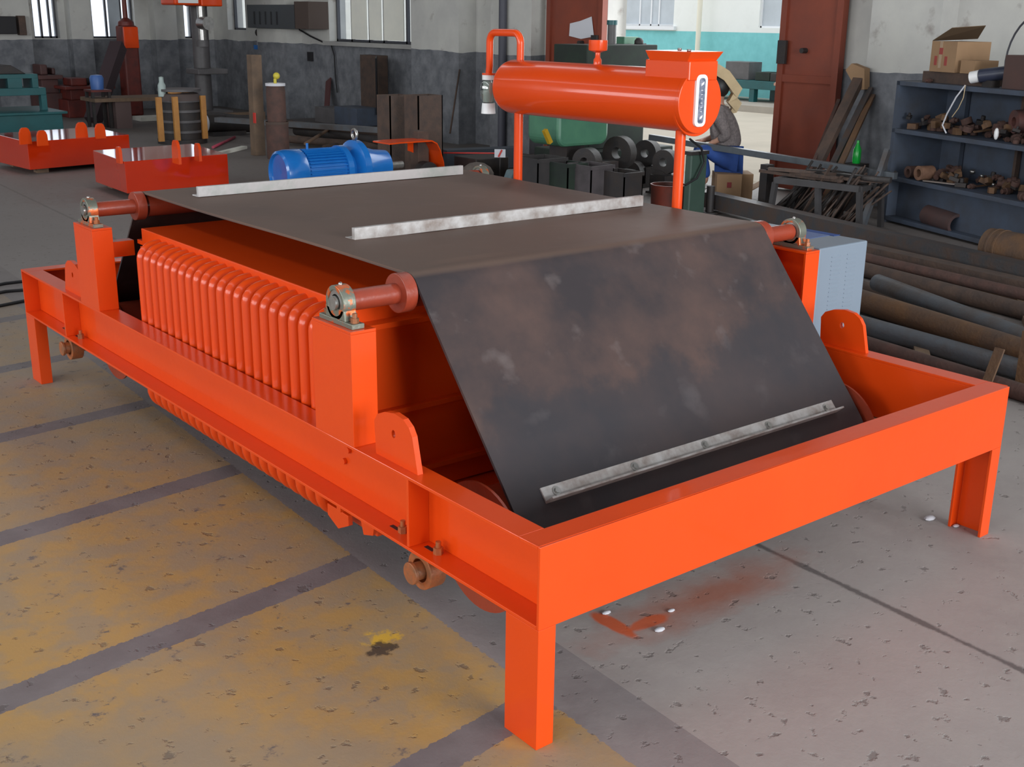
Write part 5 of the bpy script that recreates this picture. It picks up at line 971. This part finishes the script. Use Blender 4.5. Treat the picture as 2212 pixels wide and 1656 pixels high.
# ------------------------------------------------------------------ people
def skinmesh(name, J, E, m_, parent, sub=2):
    idx = {k: i for i, k in enumerate(J)}; off = woff(parent)
    me = bpy.data.meshes.new(name); me.from_pydata([Vector(J[k][0])-off for k in J], [(idx[a], idx[b_]) for a, b_ in E], [])
    o = bpy.data.objects.new(name, me); COL.objects.link(o); o.parent = parent
    s = o.modifiers.new('skin', 'SKIN'); s.use_smooth_shade = True
    for k in J:
        r_ = J[k][1]; v = me.skin_vertices[0].data[idx[k]]; v.radius = (r_, r_) if not isinstance(r_, tuple) else r_
    me.skin_vertices[0].data[0].use_root = True
    ss = o.modifiers.new('sub', 'SUBSURF'); ss.levels = sub; ss.render_levels = sub
    dg = bpy.context.evaluated_depsgraph_get(); dg.update(); m2 = bpy.data.meshes.new_from_object(o.evaluated_get(dg))
    o.modifiers.clear(); o.data = m2; m2.materials.clear(); m2.materials.append(m_)
    for p in m2.polygons: p.use_smooth = True
    return o
def person(label, base, J, shoe, hairc, shirt, trou, hood=None):
    """J: dict of joint -> Vector"""
    t = thing('person', label, 'person', base)
    A = {'pelvis': (J['pelvis'], 0.105), 'belly': (J['pelvis'].lerp(J['chest'], 0.5), 0.105), 'chest': (J['chest'], 0.115), 'neck': (J['neck'], 0.05), 'chin': (J['neck'].lerp(J['head'], 0.45), 0.065), 'head': (J['head'], 0.085), 'crown': (J['head']+(J['head']-J['neck']).normalized()*0.06, 0.075)}
    E = [('pelvis', 'belly'), ('belly', 'chest'), ('chest', 'neck'), ('neck', 'chin'), ('chin', 'head'), ('head', 'crown')]
    for s in 'LR':
        A['sh'+s] = (J['sh'+s], 0.055); A['el'+s] = (J['el'+s], 0.040); A['wr'+s] = (J['wr'+s], 0.026); hd_ = (J['wr'+s]-J['el'+s]).normalized(); A['pa'+s] = (J['wr'+s]+hd_*0.07, 0.030)
        E += [('chest', 'sh'+s), ('sh'+s, 'el'+s), ('el'+s, 'wr'+s), ('wr'+s, 'pa'+s)]
        A['hi'+s] = (J['hi'+s], 0.085); A['kn'+s] = (J['kn'+s], 0.060); A['an'+s] = (J['an'+s], 0.038); A['to'+s] = (J['an'+s]+J['foot']*0.17+Vector((0, 0, -0.035)), 0.035)
        E += [('pelvis', 'hi'+s), ('hi'+s, 'kn'+s), ('kn'+s, 'an'+s), ('an'+s, 'to'+s)]
        side = hd_.cross(Vector((0, 0, 1))).normalized(); pa = A['pa'+s][0]
        for f_ in range(4):
            b0 = pa+side*(f_-1.5)*0.017; l_ = (0.036, 0.042, 0.038, 0.030)[f_]
            A['f%s%d' % (s, f_)] = (b0+hd_*0.035, 0.0085); A['g%s%d' % (s, f_)] = (b0+hd_*(0.035+l_)-Vector((0, 0, 0.012)), 0.0075); E += [('pa'+s, 'f%s%d' % (s, f_)), ('f%s%d' % (s, f_), 'g%s%d' % (s, f_))]
        A['t'+s] = (pa+side*0.045+hd_*0.01, 0.009); A['u'+s] = (pa+side*0.055+hd_*0.04, 0.008); E += [('wr'+s, 't'+s), ('t'+s, 'u'+s)]
    b = skinmesh('body', A, E, SKIN, t)
    # clothes follow the same joints
    S = {'pelvis': (J['pelvis']+Vector((0, 0, 0.02)), 0.128), 'belly': (A['belly'][0], 0.155), 'chest': (J['chest'], 0.158), 'neckb': (J['chest'].lerp(J['neck'], 0.6), 0.075)}
    SE = [('pelvis', 'belly'), ('belly', 'chest'), ('chest', 'neckb')]
    for s in 'LR': S['sh'+s] = (J['sh'+s], 0.075); S['el'+s] = (J['el'+s], 0.056); S['wr'+s] = (J['el'+s].lerp(J['wr'+s], 0.8), 0.042); SE += [('chest', 'sh'+s), ('sh'+s, 'el'+s), ('el'+s, 'wr'+s)]
    skinmesh('shirt', S, SE, shirt, t)
    S = {'pelvis': (J['pelvis']-Vector((0, 0, 0.0)), 0.134)}; SE = []
    for s in 'LR': S['hi'+s] = (J['hi'+s], 0.108); S['kn'+s] = (J['kn'+s], 0.080); S['an'+s] = (J['kn'+s].lerp(J['an'+s], 0.93), 0.060); SE += [('pelvis', 'hi'+s), ('hi'+s, 'kn'+s), ('kn'+s, 'an'+s)]
    skinmesh('trousers', S, SE, trou, t)
    for s in 'LR': c_ = J['an'+s]+J['foot']*0.07+Vector((0, 0, -0.045)); MB().ball(c_, 0.05, 14, (1.3+abs(J['foot'].x)*1.1, 1.3+abs(J['foot'].y)*1.1, 0.8)).build('shoe', shoe, t)
    fwd = J['face']; up_ = (J['head']-J['neck']).normalized(); h = J['head']+up_*0.02
    hb = MB(); hb.ball(h-fwd*0.022+up_*0.02, 0.108, 20, (0.95, 0.95, 1.05)); hb.build('hair', hairc, t)
    side = fwd.cross(up_).normalized()
    for k in (-1, 1):
        MB().ball(h+fwd*0.092+side*k*0.032, 0.011, 10).build('eye', WHITE, b); MB().ball(h+side*k*0.092-up_*0.01, 0.024, 10, (0.6, 0.6, 1)).build('ear', SKIN, b)
    MB().ball(h+fwd*0.105-up_*0.03, 0.016, 10).build('nose', SKIN, b); MB().ball(h+fwd*0.092-up_*0.06, 0.014, 10, (1.2, 1.2, 0.4)).build('mouth', REDM, b)
    return t
# seated worker in the doorway: the body lies in a vertical plane square to the view
OP = at_z(1580, 428, 0); rdir = Vector((RT.x, RT.y, 0)).normalized(); fdir = Vector((FW.x, FW.y, 0)).normalized()
def pl(px, py, depth=0.0):
    nrm = fdir; o_ = OP+fdir*depth; dd = ray(px, py); return CAM+dd*((o_-CAM).dot(nrm)/dd.dot(nrm))
J = {'pelvis': pl(1580, 335), 'chest': pl(1556, 262), 'neck': pl(1552, 226), 'head': pl(1549, 198), 'shL': pl(1548, 240, -0.16), 'shR': pl(1560, 240, 0.16), 'elL': pl(1572, 292, -0.2), 'elR': pl(1556, 292, 0.2), 'wrL': pl(1548, 304, -0.12), 'wrR': pl(1528, 300, 0.1),
     'hiL': pl(1576, 342, -0.09), 'hiR': pl(1576, 342, 0.09), 'knL': pl(1512, 322, -0.12), 'knR': pl(1506, 318, 0.14), 'anL': pl(1524, 392, -0.12), 'anR': pl(1520, 388, 0.14), 'foot': -rdir, 'face': (-rdir-Vector((0, 0, 0.5))).normalized()}
pt = person('person in grey patterned shirt and blue trousers seated on cardboard boxes in the doorway', (OP.x, OP.y, 0), J, WHITE, HAIR, SHIRT, TROU)
hp = [pl(x, y, 0) for x, y in ((1547, 136), (1572, 152), (1600, 190), (1582, 200), (1600, 222), (1584, 226))]
hw = [0.08, 0.10, 0.09, 0.07, 0.06, 0.05]; m = MB(); vs = []
for i, p in enumerate(hp):
    for sgn in (-1, 1):
        for tk in (0, 1): vs.append(p+fdir*hw[i]*sgn+(-rdir*0.5-Vector((0, 0, 1)))*0.085*tk)
fs = []
for i in range(len(hp)-1):
    a_ = i*4; b_2 = a_+4; fs += [[a_, a_+2, b_2+2, b_2], [a_+1, b_2+1, b_2+3, a_+3], [a_, b_2, b_2+1, a_+1], [a_+2, a_+3, b_2+3, b_2+2]]
fs += [[0, 1, 3, 2], [len(vs)-4, len(vs)-2, len(vs)-1, len(vs)-3]]
m.add(vs, fs, True); m.build('hood', BEIGE, pt, 0.0, 'beige folded cloth hood')
# boxes under the seated worker
zs = J['pelvis'].z-0.15; a = at_z(1548, 425, 0)
for (pa_, wv, dv, zt, lab, r0_) in ((pl(1567, 425, -0.1), 0.20, 0.30, zs, 'pale cardboard box with red mark under the seated person', True), (pl(1598, 425, 0.0), 0.15, 0.30, zs*0.97, 'brown cardboard box at the back of the seated person', False)):
    t = thing('cardboard_box', lab, 'box', (pa_.x, pa_.y, 0)); m = MB(); c_ = Vector((pa_.x, pa_.y, 0)); vs = [c_+rdir*u*wv/2*1.15+fdir*v_*dv/2+Vector((0, 0, z)) for z in (0, zt) for u, v_ in ((-1, -1), (1, -1), (1, 1), (-1, 1))]
    m.add(vs, [(0, 3, 2, 1), (4, 5, 6, 7), (0, 1, 5, 4), (1, 2, 6, 5), (2, 3, 7, 6), (3, 0, 4, 7)]); m.build('carton', CARD, t)
    if r0_: m = MB(); q = c_-fdir*(dv/2+0.003)+Vector((0, 0, zt*0.62)); m.bar(q-rdir*0.02, q+rdir*0.02, 0.004, 0.05); m.build('red_mark', mat('red_ink', (0.25, 0.04, 0.04), 0.8), t)
    else:
        q = c_+rdir*0.085+Vector((0, 0, zt*0.35)); m = MB(); m.bar(q, q+rdir*0.12+Vector((0, 0, 0.07)), 0.2, 0.006); m.build('flap', CARD, t)
# worker in the yard
OP2 = at_z(1700, 232, 0.1)
def pl2(px, py, depth=0.0): o_ = OP2+fdir*depth; dd = ray(px, py); return CAM+dd*((o_-CAM).dot(fdir)/dd.dot(fdir))
J = {'pelvis': pl2(1716, 178), 'chest': pl2(1712, 150), 'neck': pl2(1706, 132), 'head': pl2(1704, 118), 'shL': pl2(1708, 142, -0.16), 'shR': pl2(1708, 142, 0.16), 'elL': pl2(1700, 162, -0.2), 'elR': pl2(1698, 162, 0.2), 'wrL': pl2(1688, 172, -0.1), 'wrR': pl2(1684, 174, 0.12),
     'hiL': pl2(1715, 182, -0.09), 'hiR': pl2(1715, 182, 0.09), 'knL': pl2(1700, 196, -0.12), 'knR': pl2(1697, 198, 0.12), 'anL': pl2(1702, 227, -0.12), 'anR': pl2(1699, 226, 0.12), 'foot': -rdir, 'face': (-rdir-Vector((0, 0, 0.5))).normalized()}
person('person in dark trousers and green top crouching at the yard bench', (OP2.x, OP2.y, 0.1), J, BLACK, HAIR, mat('green_top', (0.03, 0.13, 0.09), 0.8), mat('dark_trousers', (0.015, 0.02, 0.04), 0.8))
# cables on the floor at left
for (pts, lab) in ((((-40, 622), (10, 612), (52, 607)), 'upper black cable on the floor at the left edge'), (((-40, 640), (12, 629), (52, 626)), 'middle black cable on the floor at the left edge'), (((-40, 668), (10, 658), (60, 648)), 'lower black cable on the floor at the left edge')):
    tag(MB().tube([at_z(x, y, 0.009) for x, y in pts], 0.009, 8).build('floor_cable', BLACK), lab, 'cable', 'black cables on the floor')
for k, (px, py, s_, m_) in enumerate(((1310, 1325, 0.012, PAPER), (1425, 1362, 0.014, PAPER), (2008, 1122, 0.02, PAPER), (2065, 1137, 0.012, PAPER), (1450, 1320, 0.01, PAPER))):
    q = at_z(px, py, 0); tag(MB().ball((q.x, q.y, s_*0.3), s_, 8, (1.3, 0.8, 0.35)).build('pale_chip', m_), ['pale chip by the front leg under the front beam', 'pale chip at the edge of the orange overspray', 'largest pale chip near the right front leg', 'pale chip touching the right front leg foot', 'tiny pale chip within the orange overspray'][k], 'debris')
